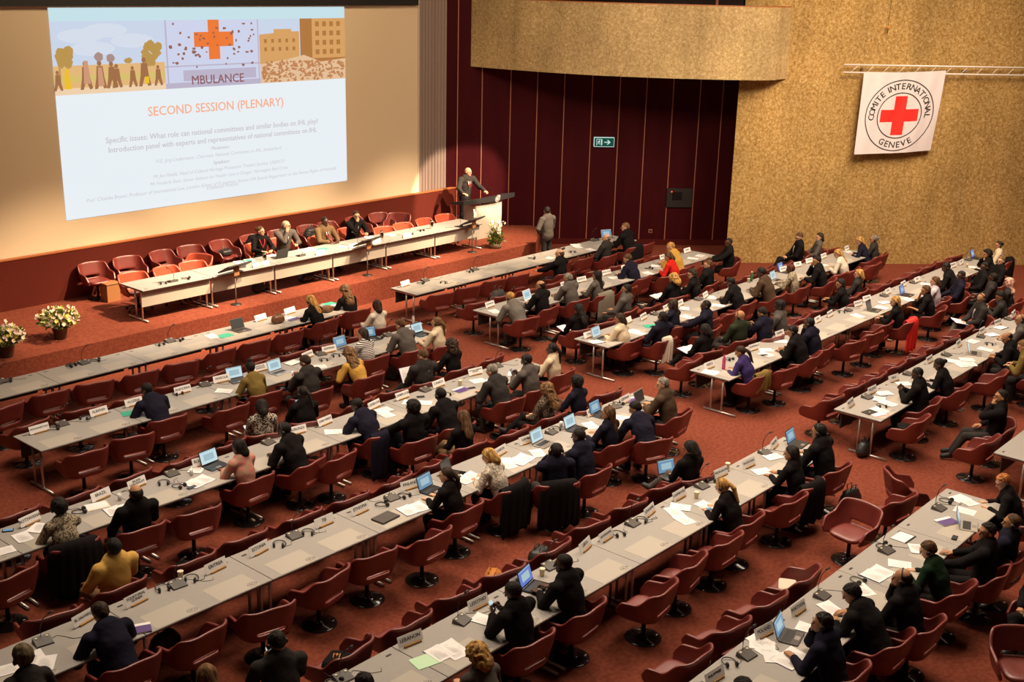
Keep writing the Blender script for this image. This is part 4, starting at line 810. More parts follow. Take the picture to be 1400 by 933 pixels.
# ---------------- people ----------------
# px py (top of the head), turn, head turn, pose, hair, hair colour, skin, top, trousers, flags | who ; where
PEOPLE = '''
422 405 8 10 W long y 1 black black fhj|blonde straight-haired woman in black ; at the frontmost left desk
470 391 -4 -5 W longc c 1 black black fj|curly light-haired woman in black ; at the end of the frontmost left desk
515 411 0 -15 U bob d 1 offwhite black f|dark-bobbed woman in cream sweater ; behind the frontmost left desk
766 341 4 25 R balding b 1 black charcoal -|bald man in black suit reaching along the desk ; at the frontmost right desk
830 320 6 30 B balding g 1 charcoal charcoal -|grey balding man leaning back ; at the frontmost right desk by the tablet
855 305 0 40 E short c 1 black black t|brown-haired man in black at a propped tablet ; end of the frontmost right desk
197 525 0 25 A buzz k 3 navy black -|dark-suited man bent over the desk ; beside the ALGERIA card
340 495 -4 0 W topknot k 3 olive charcoal f|person in olive-yellow jacket with black hair ; beside the ANGOLA card
414 487 4 20 P short d 1 charcoal charcoal -|man in dark grey jacket holding a phone ; at the silver laptop
475 477 0 -10 A longc c 1 mustard black f|woman with wild curls in mustard top ; at the ARGENTINA card
495 450 6 30 E long d 1 striped black f|long-haired woman in black and white stripes ; at the ARMENIA card
545 437 0 15 W short b 1 grey charcoal -|brown-haired man in grey suit ; in the ALBANIA desk row
597 434 8 25 U braid c 1 cream black fh|woman with blonde braid in cream jacket ; right end of ALBANIA desk row
357 547 -25 0 L bob k 3 speckled black fh|person in speckled jacket reading ; behind the BRAZIL desk row
412 529 -20 20 P pony k 3 black black fhj|black-haired woman with ponytail in black looking at phone ; behind the BRAZIL desk row
576 478 -10 25 L short b 1 charcoal charcoal s|short-haired man in dark suit holding a white booklet ; behind the BRAZIL desk row
617 464 0 -10 U bobc d 1 black black fj|wavy dark-haired woman in black blazer ; behind the BRAZIL desk row, near the aisle
80 684 -8 5 C afro k 3 tweed black fh|woman in olive tweed jacket ; at the BOTSWANA card
185 664 -6 0 B balding k 2 black black s|balding man in black suit ; beside the BRUNEI card
325 602 4 18 E bob k 4 plaid black f|black-haired woman in pink plaid jacket ; typing at the BULGARIA laptop
385 579 10 25 W buzz k 3 black black h|dark man in black suit with headset ; at the BURUNDI card
484 546 4 28 A buzz k 3 navy black s|man in navy suit bent forward writing ; at the CABO VERDE card
565 549 -8 25 R afro k 4 black black -|dark man in black slouching with arm on desk ; at the CAMBODIA card
600 531 -4 5 W buzz k 3 black black h|dark man in black suit ; at the CAMEROON card
670 499 0 15 W short g 1 charcoal charcoal s|grey-haired man in charcoal suit ; at the CENTRAL AFRICAN card
717 485 4 20 P buzz k 3 grey charcoal h|man in grey coat holding a phone ; near right end of BRAZIL desk row
755 470 8 25 U pony k 3 cream black fh|woman with black ponytail in cream jacket ; right end of the BRAZIL desk row
632 562 -6 -10 L long b 1 black tan f|long-haired woman in black vest ; behind the ERITREA desk row, near FINLAND
745 525 4 0 L longc c 1 floral black f|woman with long curly auburn hair ; behind the ERITREA desk row
789 515 0 10 U afro k 3 navy black fj|person with short afro in navy blazer ; behind the ERITREA desk row
155 737 0 0 B buzz k 3 yellow tan nb|man in yellow short-sleeved shirt ; behind the EQUATORIAL GUINEA desk
132 825 0 10 A short d 2 navy black s|grey-black-haired man in navy suit ; at the EL SALVADOR card
28 886 -10 10 W wrap e 3 charcoal black fhj|person with patterned head wrap and headset ; at the bottom left corner
610 640 8 25 E pony d 1 black black fj|ponytailed woman in black typing ; at the FINLAND laptop
665 615 6 15 W bob y 1 knit black f|blonde woman in pale knitted sweater ; at the GABON card
761 607 -30 -5 H buzz k 3 navy charcoal sh|dark man in navy suit leaning with a phone ; in front of the GAMBIA laptop
791 587 0 20 E buzz k 3 navy black -|dark bald man in navy typing ; at the large open laptop
832 557 0 25 U long b 2 navy black f|woman with long straight brown hair in navy ; near GEORGIA
865 550 -20 45 A short k 2 navy black -|black-haired man in navy suit leaning left ; next to the GERMANY card
906 517 8 35 E short g 1 brown charcoal -|grey balding man in brown-grey suit ; at the GERMANY laptop
375 864 -22 15 P short k 2 charcoal charcoal hs|short-haired man with headset using a phone ; behind the LIBYA row at bottom
494 921 0 0 W short k 4 black black -|black-haired person at the bottom edge ; left of the LEBANON card
280 910 -10 0 L long c 1 charcoal black fh|brown-haired woman with a headband ; bottom left between desk rows
942 604 -18 20 L bob k 2 black grey fj|dark-haired woman in black with laptop on lap ; behind the LIBYA row
697 797 0 20 P buzz k 3 black black -|bald dark man in black using a white phone ; at the LESOTHO card
770 759 4 35 E buzz k 3 black black l|dark bald man with red lanyard ; typing between LIBERIA and LIBYA
648 881 -10 5 W bobc y 1 grey black f|woman with wavy golden-brown hair in grey ; right of the LEBANON card
985 655 0 10 W pony y 1 black black fhj|blonde ponytailed woman in black blazer ; at the LUXEMBOURG card
1082 611 0 20 E long k 2 black black fj|long black-haired woman in black ; near the MALAWI card
1120 580 0 15 E short k 2 black black ht|large man in black suit with headset ; at the MALAWI laptop
1012 927 0 0 W short k 4 black black -|curly black-haired person at the bottom edge ; by PHILIPPINES
1126 839 4 20 C short k 2 navy black h|man in navy suit with hand at chin and headset ; at the POLAND laptop
1160 800 0 30 A short k 2 black black l|broad man in black suit with red lanyard collar ; in the POLAND desk row
1235 779 -4 20 C balding k 2 black black h|balding man with headset, hand at his mouth ; in the POLAND desk row
1266 741 0 20 W short b 1 dgreen charcoal fh|short-haired person in dark green sweater ; in the POLAND desk row
1352 716 10 45 R short k 2 black black s|black-haired man in black suit with cabled earpiece ; in the POLAND desk row
1386 704 0 25 B buzz b 2 navy black hs|close-cropped man with headset in navy ; right end of the POLAND row
1369 650 20 30 W short o 1 black black fhj|ginger short-haired woman in black ; far right end of the POLAND row
1371 534 20 20 H short k 2 black charcoal s|black-haired man in black suit, hand at mouth ; behind the rightmost short desk
695 400 -10 20 A buzz y 1 checked charcoal h|man with headset in grey checked jacket ; left end of the BAHRAIN row
739 384 4 20 U balding k 2 black black -|balding man in black jacket ; in the BAHRAIN desk row
776 374 0 25 E short g 2 grey charcoal -|grey-haired man in dark grey suit ; in the BAHRAIN desk row
816 371 0 15 U long k 2 grey black f|long dark-haired woman with grey and red shawl ; in the BAHRAIN desk row
856 348 6 25 W short b 1 navy black -|brown-haired man in navy suit ; in the BAHRAIN desk row
912 346 10 40 W bob b 1 red black f|woman in bright red top ; in the BAHRAIN desk row
915 332 10 30 W buzz y 1 gold tan t|balding man in mustard jacket with lanyard ; in the BAHRAIN desk row
997 326 35 40 R buzz k 3 black black s|dark man in black suit in profile ; right end of the BAHRAIN row
790 416 -20 10 L long k 2 black black fj|woman with long black hair in black reading ; behind the CHILE desk row
857 389 15 25 B short k 2 grey charcoal h|dark-haired man with headset in grey jacket ; behind the CHILE desk row
919 375 -10 15 L bobc y 1 black black fj|blonde woman in black reading ; behind the CHILE desk row
946 369 15 45 E longc d 1 black black fg|woman with glasses and long dark hair ; behind the CHILE desk row
969 356 10 35 B short b 1 black black -|brown-haired man in black suit looking down ; behind the CHILE desk row
847 429 4 25 E bob d 2 cream black f|dark-haired woman in white sweater ; typing at the CHILE laptop
907 427 -8 10 B short k 3 navy black -|small dark-haired man in navy ; at the COLOMBIA card
920 410 0 20 U long d 3 navy black f|woman with long dark hair in navy ; behind the CONGO card
966 411 15 30 R buzz k 3 navy black h|dark man in navy suit with red tie ; in the CHILE desk row
997 380 6 25 W buzz k 3 black black -|dark bald man in black writing ; in the CHILE desk row
1039 367 8 30 W cap k 3 brown black t|tall man in brown-grey jacket and dark cap ; in the CHILE desk row
962 444 -12 20 L bob k 3 black black fj|woman with black hair in black ; behind the GREECE desk row
1010 425 -10 20 L bald k 2 green charcoal hF|bald man in dark green jacket with headset ; behind the GREECE desk row
1040 421 -6 20 P short k 2 navy black s|dark-haired man in navy holding a tablet ; behind the GREECE desk row
1066 412 10 30 U afro k 3 grey charcoal h|dark curly-haired person in grey jacket ; behind the GREECE desk row
1149 382 10 45 E long k 2 black black f|long black-haired woman with laptop on lap ; behind the GREECE desk row
1175 369 10 30 B bob y 1 charcoal black fj|blonde bobbed woman in charcoal jacket ; behind the GREECE desk row
1081 362 12 30 E short r 3 tweed black f|auburn-haired woman in tweed jacket ; typing in the CHILE desk row
1117 351 20 40 C short k 2 black black -|dark-haired man resting his face on his hand ; in the CHILE desk row
1144 342 12 30 W long y 1 offwhite black f|blonde woman in fluffy white sweater ; in the CHILE desk row
1174 325 14 35 W long y 1 navy black f|long blonde woman in navy ; right end of the CHILE desk row
1195 322 10 35 U bun g 2 charcoal black fh|person with grey-blonde bun in charcoal ; right end of the CHILE desk row
1092 319 40 30 L short b 1 black black sgF|young man with glasses in black suit, legs stretched ; against the concrete wall
1121 319 35 30 B bob d 1 grey black f|brown-bobbed woman in grey ; against the concrete wall
1010 474 2 20 W pony d 2 purple black f|woman with ponytail in purple-blue top ; at the GREECE card
1081 446 8 25 W short k 2 black black h|man with headset in black suit ; GREECE row, left of the navy suit
1107 435 4 10 C buzz k 3 navy black h|dark man in navy suit ; in the GREECE desk row
1224 406 8 30 E long y 1 black black fh|blonde woman with headset in black ; typing in the GREECE desk row
1266 391 15 40 C long b 2 black black fb|brown-haired woman with bare arms in black ; in the GREECE desk row
1279 379 10 20 U bob b 1 lilac black f|brown-haired woman in pale lilac shirt ; in the GREECE desk row
1292 360 12 35 W short k 3 black black h|dark-haired person bending to a notebook ; in the GREECE desk row
1315 371 30 40 B short k 3 navy black h|dark man in navy in profile ; in the GREECE desk row
1347 359 30 35 B short k 3 black black h|dark man in black suit lying far back ; in the GREECE desk row
1350 342 10 40 C longc k 2 black black f|woman with black wavy hair ; at the far blue laptop
1370 351 40 30 B short c 1 black black hs|grey-brown-haired man with headset in profile ; far right in the GREECE desk row
1366 330 20 35 U bun d 2 cream black fh|person in cream sweater with dark bun ; far right against the concrete wall
1341 402 40 30 L balding d 2 charcoal grey shgF|man with glasses and headset reading on his lap ; behind the MALI desk row
1366 399 15 30 P bob k 2 charcoal black f|dark-haired woman raising a phone ; behind the MALI desk row
1380 381 10 10 U scarf p 2 charcoal black f|woman in pink headscarf ; behind the MALI desk row
1359 374 15 0 B short k 3 charcoal black -|dark-haired person in shade ; behind the MALI desk row, left of the headscarf
1252 504 10 35 P buzz k 3 black black hs|dark man with headset writing ; in the MALI desk row
1282 491 4 20 W bun k 3 black black f|person with black bun in black ; in the MALI desk row
1375 455 15 35 W balding k 2 black charcoal -|balding man in black suit typing ; at the MALI desk row laptop
1396 430 10 30 E balding b 2 grey charcoal h|balding man with headset in grey ; at the right edge of the MALI desk row
1397 466 5 20 W short c 1 olive charcoal -|brown-haired person cut by the right edge ; in the MALI desk row
'''
occ = []; POS = {}
for ln in PEOPLE.strip().split('\n'):
    a, lab = ln.split('|'); a = a.split(); who, where = [q.strip() for q in lab.split(';')]
    who_ = who if who[0] in 'ao' and who[1] == ' ' else who
    o, fg, (X, Y, an) = person(float(a[0]), float(a[1]), 0, float(a[2]), float(a[3]), a[4], a[5], a[6], int(a[7]), a[8], a[9], a[10], who+' '+where)
    occ.append((X, Y, an, who))
    hw = [(Matrix.Translation((X, Y, 0)) @ Matrix.Rotation(an, 4, 'Z') @ Vector(w*o.scale.x)) for w, _ in fg['hands']]
    POS[(int(a[0]), int(a[1]))] = (o, fg, hw, an)
X, Y = at(1424, 850, .5); person(0, 0, 0, 62, 0, 'L', 'short', 'k', 2, 'black', 'black', '-', 'person in black trousers and shoes, legs crossed, cut by the lower right edge', (X, Y)); occ.append((X, Y, R(62), 'crossed legs at the lower right edge'))
def cl(who): return 'burgundy leather swivel armchair under the '+' '.join(who.split()[:9])
def fillrow(k, side):
    x0, yf, n, ph = ROWS[k]; y = yf-DEP-.27 if side == 'near' else yf+.46
    mine = [q for q in occ if abs(q[1]-y) < .9 and x0-1.0 < q[0] < x0+n*SEG+1.2 and abs(q[1]-y) == min(abs(q[1]-yy) for yy in (y, ROWS[k][1]-DEP-.27, ROWS[k][1]+.46))]
    sl = []; out = []
    for i in range(n*2):
        x = x0+.46+.9075*i
        if (k, side, i) in SKIP: continue
        if any(abs(q[0]-x) < .50 for q in occ if abs(q[1]-y) < .75): continue
        if not seen(x, y, .5, 30): continue
        sl.append(x)
    for j, x in enumerate(sl):
        w = 'at' if side == 'near' else 'backing onto'
        chair_mk(x+rnd.uniform(-.05, .05), y+rnd.uniform(-.05, .03)-(.10 if side == 'near' and rnd.random() < .3 else 0), 0, R(rnd.uniform(-13, 13)), 'empty burgundy leather swivel armchair, %s from left %s the %s desk row' % (ORD[j], w, ph), 'chair', 'swivel armchairs in the hall')
SKIP = {('FL', 'second', 6), ('FL', 'second', 7), ('FL', 'second', 5), ('FL', 'second', 4), ('EL', 'second', 10), ('EL', 'second', 11)}
for X, Y, an, who in occ:
    chair_mk(X, Y+.0, 0, an+R(rnd.uniform(-5, 5)), cl(who), 'chair', 'swivel armchairs in the hall')
for k in ROWS:
    if k != 'FR': fillrow(k, 'near')
    if k not in ('AL', 'AR'): fillrow(k, 'second')
def one_chair(px, py, rz, lab):
    X, Y = at(px, py, .45); chair_mk(X, Y, 0, R(rz), lab, 'chair', 'swivel armchairs in the hall')
one_chair(1240, 676, -135, 'burgundy leather swivel armchair facing right, alone in the aisle by the short desk end')
one_chair(1163, 728, 80, 'burgundy leather swivel armchair facing left, left of the cream cloth on seats')
one_chair(1213, 702, -8, 'empty burgundy leather swivel armchair, half hidden behind the far end of POLAND row')
one_chair(1398, 915, 125, 'burgundy leather swivel armchair at the bottom right corner, facing the aisle')
# ---------------- people on and by the podium ----------------
STAGE_P = '''
356 310 165 30 U bun b 1 black black fjlF|woman with brown hair tied back, black jacket and red lanyard ; at the podium table
391 302 170 40 C balding g 1 grey charcoal gF|bald man in grey suit with glasses, hand at chin ; at the podium table
444 297 178 -5 U buzz k 3 tan charcoal lF|dark man in tan jacket with red lanyard ; at the podium table
487 289 172 -20 C short d 1 black black gsF|bearded dark-haired man in black suit and glasses ; at the podium table
'''
for ln in STAGE_P.strip().split('\n'):
    a, lab = ln.split('|'); a = a.split(); who, where = [q.strip() for q in lab.split(';')]
    o, fg, (X, Y, an) = person(float(a[0]), float(a[1]), ZS, float(a[2]), float(a[3]), a[4], a[5], a[6], int(a[7]), a[8], a[9], a[10], who+' '+where)
    star_mk(X, Y, ZS, an, 'orange-red leather office armchair on casters under the '+' '.join(who.split()[:8]), 'chair', 'chairs on the podium')
st_ = obj('lectern_step', MB().box((0, 0, .07), (1.3, .8, .14), bev=.01), M['carpet']); st_.location = (26.2, 24.75, ZS); tag(st_, 'low carpeted step behind the lectern', 'step')
person(640, 229, ZS+.14, 170, 15, 'K', 'bald', 'k', 1, 'charcoal', 'black', 'tglF', 'bald man in dark suit with red lanyard speaking at the lectern', (26.12, 24.42))
person(748, 283, 0, -4, -35, 'S', 'short', 'k', 2, 'grey', 'charcoal', 's', 'dark-haired man in grey suit standing in front of the podium edge, back turned')
# ---------------- podium chairs ----------------
BK = [(120, 357), (170, 349), (213, 341), (251, 333), (292, 327), (334, 320), (378, 313), (412, 306), (436, 301), (474, 295), (512, 290), (547, 290)]
for i, (px, py) in enumerate(BK):
    X, Y = at(px, py, ZS+.84); Y = min(Y, 25.34); rz = 180+rnd.uniform(-14, 10)+(0, 0, 0, 0, 0, 0, 0, 0, 0, 0, 0, -55)[i]
    ox, oy = .34*math.sin(R(rz)), -.34*math.cos(R(rz))
    chair_mk(X-ox, Y-oy-.02, ZS, R(rz), 'burgundy leather swivel armchair against the low wall behind the podium, %s from left' % ORD[i], 'chair', 'chairs on the podium')
FR_ = [(176, 371, 0), (220, 363, 0), (258, 356, 0), (277, 346, -70), (520, 309, 0), (545, 304, 0), (574, 298, 0), (603, 292, 0)]
for i, (px, py, q) in enumerate(FR_):
    X, Y = at(px, py, ZS+.84); rz = 180+rnd.uniform(-8, 8)+q; ox, oy = .34*math.sin(R(rz)), -.34*math.cos(R(rz))
    star_mk(X-ox, min(Y, 24.35)-oy-.02, ZS, R(rz), 'empty orange-red leather office armchair on casters at the podium table, %s from left' % ORD[i], 'chair', 'chairs on the podium')
# ---------------- table things ----------------
CNT = {}
def nth(key): CNT[key] = CNT.get(key, -1)+1; return ORD[CNT[key]]
def rowof(X, Y):
    for k, (x0, yf, n, ph) in ROWS.items():
        if x0-.3 < X < x0+n*SEG+.4 and yf-DEP-.35 < Y < yf+.3: return ph
    return None
def snap(px, py, m=.12):                       # a point on a desk, kept inside its edges
    X, Y = at(px, py, .745)
    for k, (x0, yf, n, ph) in ROWS.items():
        if x0-.6 < X < x0+n*SEG+.6 and yf-DEP-.5 < Y < yf+.5:
            return min(max(X, x0+m), x0+n*SEG-m), min(max(Y, yf-DEP+m), yf-m*.8), ph
    return X, Y, 'desk'
def build_mic():
    e = empty('conference_microphone')
    b = MB(); b.add([(-.10, -.085, 0), (.10, -.085, 0), (.10, .085, 0), (-.10, .085, 0), (-.095, -.08, .018), (.095, -.08, .018), (.095, .075, .060), (-.095, .075, .060)], [[0, 3, 2, 1], [4, 5, 6, 7], [0, 1, 5, 4], [1, 2, 6, 5], [2, 3, 7, 6], [3, 0, 4, 7]])
    obj('console', b, M['plasg'], e)
    b = MB()
    for sx in (-1, 1): b.lathe([(.016, 0), (.016, .004), (.012, .005)], 10, (sx*.062, .045, .052))
    obj('button', b, M['cream'], e) if False else [obj('button', MB().lathe([(.016, 0), (.016, .004), (.012, .005)], 10, (sx*.062, .045, .052)), M['cream'], e) for sx in (-1, 1)]
    obj('cable', MB().tube([(.10, .02, .01), (.18, .06, .004), (.24, -.02, .004), (.30, -.12, .004), (.40, -.16, .004), (.44, -.10, .004)], .003, 5), M['plastic'], e)
    n = obj('gooseneck', MB().tube([(0, .06, .05), (0, .065, .16), (.04, .055, .27), (.11, .03, .33)], .0055, 6), M['blackg'], e)
    obj('microphone_head', MB().tube([(.10, .033, .325), (.15, .012, .345)], [.012, .014], 8), M['plastic'], n); return e
mic_mk = Maker(build_mic)
def build_head():
    e = empty('headphones')
    T = Matrix.Translation((0, 0, .028))
    obj('headband', MB().tube([(.085*math.cos(a), .095*math.sin(a), .012+.014*math.sin(a*.5)) for a in [R(-50+280*k/16) for k in range(17)]], .007, 6), M['plastic'], e)
    for sx in (-1, 1): obj('ear_pad', MB().lathe([(.014, -.016), (.030, -.013), (.032, .008), (.02, .014)], 12, T=Matrix.Translation((sx*.058, -.072, .032)) @ Matrix.Rotation(PI/2, 4, 'Y')), M['plastic'], e)
    obj('cable', MB().tube([(.06, -.08, .006), (.10, -.04, .004), (.16, .01, .004), (.14, .09, .004), (.20, .16, .004)], .003, 5), M['plastic'], e); return e
head_mk = Maker(build_head)
MICS = '''115 497;232 467;2 523;581 384;649 369;811 329;85 581;280 527;439 485;531 459;235 649;243 801;59 879;403 734;536 682;754 592;841 557;581 534;367 606;675 500;895 430;955 410;1160 425;1209 405;1249 387;1324 356;632 850;865 717;960 666;750 775;465 926;1046 620;1186 544;1241 512;1294 486;1341 461;1379 437;1021 897;1124 816;1212 754;1284 696;700 413;742 399;785 386'''
for q in MICS.split(';'):
    X, Y, ph = snap(*map(float, q.split())); mic_mk(X, Y, .7405, R(rnd.uniform(-12, 12)), 'black gooseneck microphone console, %s from left on the %s desk row' % (nth('m'+ph), ph), 'microphone', 'conference microphones')
HEADS = '''97 501;130 494;9 522;218 472;244 466;607 387;575 388;642 372;727 354;767 341;782 345;814 328;73 587;117 572;243 539;442 493;459 487;519 462;108 701;224 661;244 666;610 540;95 499;222 805;262 792;382 745;421 729;522 691;552 679;760 587;845 553;887 368;996 492;1150 427;1205 556;1352 471;845 731;877 712;968 657;997 907;1293 686;1207 748;440 926;1172 795'''
for q in HEADS.split(';'):
    X, Y, ph = snap(*map(float, q.split())); head_mk(X, Y, .7405, R(rnd.uniform(-70, 70)), 'black headphones lying on the desk, %s pair from left in the %s row' % (nth('h'+ph), ph), 'headphones', 'delegate headphones')
# name cards
def build_card(text):
    e = empty('name_card'); n = max(len(l) for l in text.split('\n')) if text else 1
    TT = Matrix.Translation((0, 0, .01)) @ Matrix.Rotation(R(-20), 4, 'X'); obj('card', MB().box((0, 0, .07), (.34, .004, .13), 0, TT), M['white'], e)
    obj('card_holder', MB().box((.02, 0, .013), (.24, .034, .026), bev=.003), M['oak'], e)
    if text:
        t = obj('lettering', text_mesh(text, min(.062 if '\n' not in text else .045, .50/n), key='b'), M['ink'], e); t.matrix_local = TT @ Matrix.Translation((0, -.0035, .080)) @ Matrix.Rotation(PI/2, 4, 'X')
    return e
CARDS = '''55 592 AFGHANISTAN;136 568 ALBANIA;184 555 ALGERIA;251 538 ANDORRA;304 523 ANGOLA;357 508 ANTIGUA/BARBUDA;422 490 ARGENTINA;451 482 ARMENIA;557 454 AUSTRIA;
670 420 AZERBAIJAN;767 391 BAHAMAS;796 386 BAHRAIN;829 376 BANGLADESH;851 368 BELARUS;904 354 BELGIUM;931 344 BENIN;
43 717 BOTSWANA;138 682 BRAZIL;186 665 BRUNEI/DARUSSALAM;272 634 BULGARIA;401 591 BURUNDI;446 581 CABO VERDE;506 556 CAMBODIA;549 545 CAMEROON;597 528 CANADA;651 513 CENTRAL AFRICAN/REPUBLIC;
806 462 CHILE;881 437 COLOMBIA;909 424 COMOROS;929 418 CONGO;961 406 COSTA RICA;1063 370 CROATIA;1085 364 CUBA;1097 358 CYPRUS;1125 353 CZECHIA;1154 341 DENMARK;
118 852 EL SALVADOR;189 826 EQUATORIAL/GUINEA;297 781 ERITREA;356 757 ESTONIA;445 719 FIJI;494 702 ETHIOPIA;562 669 FINLAND;686 622 GABON;721 607 GAMBIA;810 568 GEORGIA;856 551 GERMANY;
971 504 GREECE;1032 479 GUATEMALA;1065 460 GUINEA;1119 441 HAITI;1136 433 HONDURAS;1174 419 HUNGARY;1186 412 ICELAND;1215 402 INDIA;1236 392 INDONESIA;1255 386 IRAQ;1304 366 IRELAND;1315 362 ITALY;
562 882 LEBANON;654 831 LESOTHO;707 799 LIBERIA;792 748 LIBYA;830 739 LIECHTENSTEIN;886 703 LITHUANIA;926 681 LUXEMBOURG;987 652 MADAGASCAR;1025 639 MADAGASCAR;1060 612 MALAWI;
1164 556 MALAYSIA;1190 537 MALDIVES;1222 522 MALI;1272 496 MAURITIUS;1312 474 MEXICO;1342 456 MONACO;1360 444 MONGOLIA;1381 432 MOROCCO;1396 424 NEPAL;
979 932 PHILIPPINES;1037 867 POLAND;1093 839 PORTUGAL'''
CARDS = CARDS.replace('1025 639 MADAGASCAR', '1025 639 MAURITANIA')
for q in CARDS.replace('\n', '').split(';'):
    a = q.strip().split(' ', 2); X, Y, ph = snap(float(a[0]), float(a[1]), .18); t = a[2].replace('/', '\n')
    e = build_card(t); e.location = (X, Y, .7405); e.rotation_euler.z = R(rnd.uniform(-9, 14)); tag(e, 'white name card reading %s on its oak holder' % t.replace('\n', ' '), 'name card', 'delegation name cards')
BL_ = [(356, 438, 'left of the brown bag'), (391, 427, 'right of the brown bag'), (554, 391, 'at the left end of the frontmost right desk'), (854, 441, 'seen edge-on beside CHILE')]
for px, py, w in BL_:
    X, Y, ph = snap(px, py, .18); e = build_card(''); e.location = (X, Y, .7405); e.rotation_euler.z = R(8); tag(e, 'blank white name card '+w, 'name card', 'blank name cards')
# paper, folders, laptops ...
def sheet(w, h, th, m, name, curl=.0):
    b = MB(); n = 5; V = []; F = []
    for j in range(n+1):
        for i in range(n+1):
            x, y = (i/n-.5)*w, (j/n-.5)*h; z = curl*((i/n-.5)**2+.6*(j/n)**3*(i/n))*4
            V.append((x, y, z+th))
    for j in range(n):
        for i in range(n): a = j*(n+1)+i; F.append([a, a+1, a+n+2, a+n+1])
    m0 = len(V); V += [(x, y, z-th) for x, y, z in V]; F += [[q+m0 for q in f[::-1]] for f in F]
    rim = [i for i in range(n+1)]+[j*(n+1)+n for j in range(1, n+1)]+[n*(n+1)+i for i in range(n-1, -1, -1)]+[j*(n+1) for j in range(n-1, 0, -1)]
    for a, c in zip(rim, rim[1:]+rim[:1]): F.append([a+m0, c+m0, c, a])
    return b.add(V, F, 0, False)
LINES = MB()
for k in range(13): LINES.box(((-.012 if k % 4 == 3 else 0), .11-.0175*k, 0), (.15-(.03 if k % 4 == 3 else 0), .0035, .0006))
LINES = LINES.mesh('lines'); M['print'] = mat('grey_print', (.42, .38, .38), .7)
def build_paper():
    e = empty('paper_sheet'); obj('page', sheet(.21, .297, .0012, None, '', .004), M['white'], e); l = obj('printed_lines', LINES, M['print'], e); l.location.z = .0035; l.scale = (1, 1, .5); return e
paper_mk = Maker(build_paper)
def build_booklet(cov):
    def f():
        e = empty('booklet')
        for sx in (-1, 1): obj('page', sheet(.205, .29, .003, None, '', .006), M['white'], e).location.x = sx*.104
        for sx in (-1, 1): l = obj('printed_lines', LINES, M['print'], e); l.location = (sx*.104, 0, .0065)
        obj('cover', MB().box((0, 0, .0015), (.43, .302, .002)), M[cov], e); return e
    return Maker(f)
book_mk = build_booklet('purple')
def build_folder(m, nm='folder'):
    def f():
        e = empty(nm); obj('cover', MB().box((0, 0, .003), (.24, .32, .005), bev=.002), M[m], e); obj('page', MB().box((.012, .006, .0062), (.21, .297, .001)), M['white' if m != 'purple' else 'purple'], e) if m != 'mint' and m != 'green' else obj('flap', MB().box((0, 0, .0062), (.235, .31, .0012)), M[m], e); return e
    return Maker(f)
fold_mk = {m: build_folder(m) for m in ('green', 'mint', 'yellow', 'pinkp', 'cream', 'purple', 'black')}
def build_pbook():
    e = empty('book'); obj('pages', MB().box((0, 0, .009), (.205, .285, .014)), M['white'], e); obj('purple_cover', MB().box((-.028, 0, .0172), (.155, .29, .002)), M['purple'], e, 'purple cover'); obj('white_cover_band', MB().box((.077, 0, .0172), (.055, .29, .002)), M['white'], e); return e
pbook_mk = Maker(build_pbook)
PAPERS = '''290 460;395 436;459 419;790 338;808 342;783 334;752 353;306 535;436 502;31 735;52 722;4 754;269 642;456 591;528 567;562 551;579 551;654 521;705 512;62 907;48 900;7 917;687 630;694 636;735 620;807 582;850 572;865 453;872 456;936 422;941 434;972 407;982 418;1125 363;1160 345;676 426;898 364;886 374;957 350;947 354;840 380;972 509;965 512;1047 479;1047 485;1067 467;1172 432;1205 421;1242 410;1267 389;1332 366;1202 561;1214 552;1209 538;1202 546;1236 525;1311 496;1322 492;1328 498;1318 500;1347 478;1330 467;620 892;662 848;930 694;922 700;935 711;965 692;1042 645;1057 625;1042 882;1052 893;1062 900;1135 832;1106 860;1180 807;1230 772;1254 751;1312 682;1322 686;1319 699;1040 877;525 561;1303 494'''
for i, q in enumerate(PAPERS.split(';')):
    X, Y, ph = snap(*map(float, q.split())); paper_mk(X, Y, .7425+.0006*(i % 5), R(rnd.uniform(-40, 40)+(90 if rnd.random() < .3 else 0)), 'loose white printed sheet, %s from left on the %s desk row' % (nth('p'+ph), ph), 'paper', 'loose papers on the desks')
for px, py in [(165, 697), (272, 659), (713, 629), (1200, 785), (640, 654), (565, 696), (609, 890), (1082, 901)]:
    X, Y, ph = snap(px, py, .16); book_mk(X, Y, .7425, R(rnd.uniform(-15, 25)), 'open booklet with printed pages, %s from left on the %s desk row' % (nth('b'+ph), ph), 'booklet', 'open booklets')
for px, py, m, l in [(308, 459, 'green', 'turquoise folder beside the closed laptop on the frontmost left desk'), (454, 415, 'green', 'turquoise folder between the two long-haired women'), (179, 565, 'green', 'green folder at the ALGERIA card'), (890, 446, 'green', 'green folder with a phone on the CHILE desk row'),
    (582, 904, 'mint', 'pale mint-green folder on the LIBYA desk row'), (672, 521, 'yellow', 'yellow folder beside the grey-haired man'), (1200, 566, 'pinkp', 'pink folder under the tablet at MALAYSIA'), (133, 692, 'cream', 'cream folder under papers at the BRAZIL card'), (815, 468, 'black', 'black zipped folder at the CHILE card'),
    (401, 496, 'black', 'black binder beside the silver laptop'), (440, 413, 'black', 'black binder at the frontmost left desk'), (1210, 414, 'black', 'black folder on the GREECE desk row'), (1357, 458, 'black', 'closed black folder at MONACO'), (1368, 448, 'black', 'closed black laptop case at MONGOLIA'), (1235, 735, 'black', 'black folder in the POLAND desk row')]:
    X, Y, ph = snap(px, py, .15); fold_mk[m](X, Y, .741, R(rnd.uniform(60, 110)), l, 'folder')
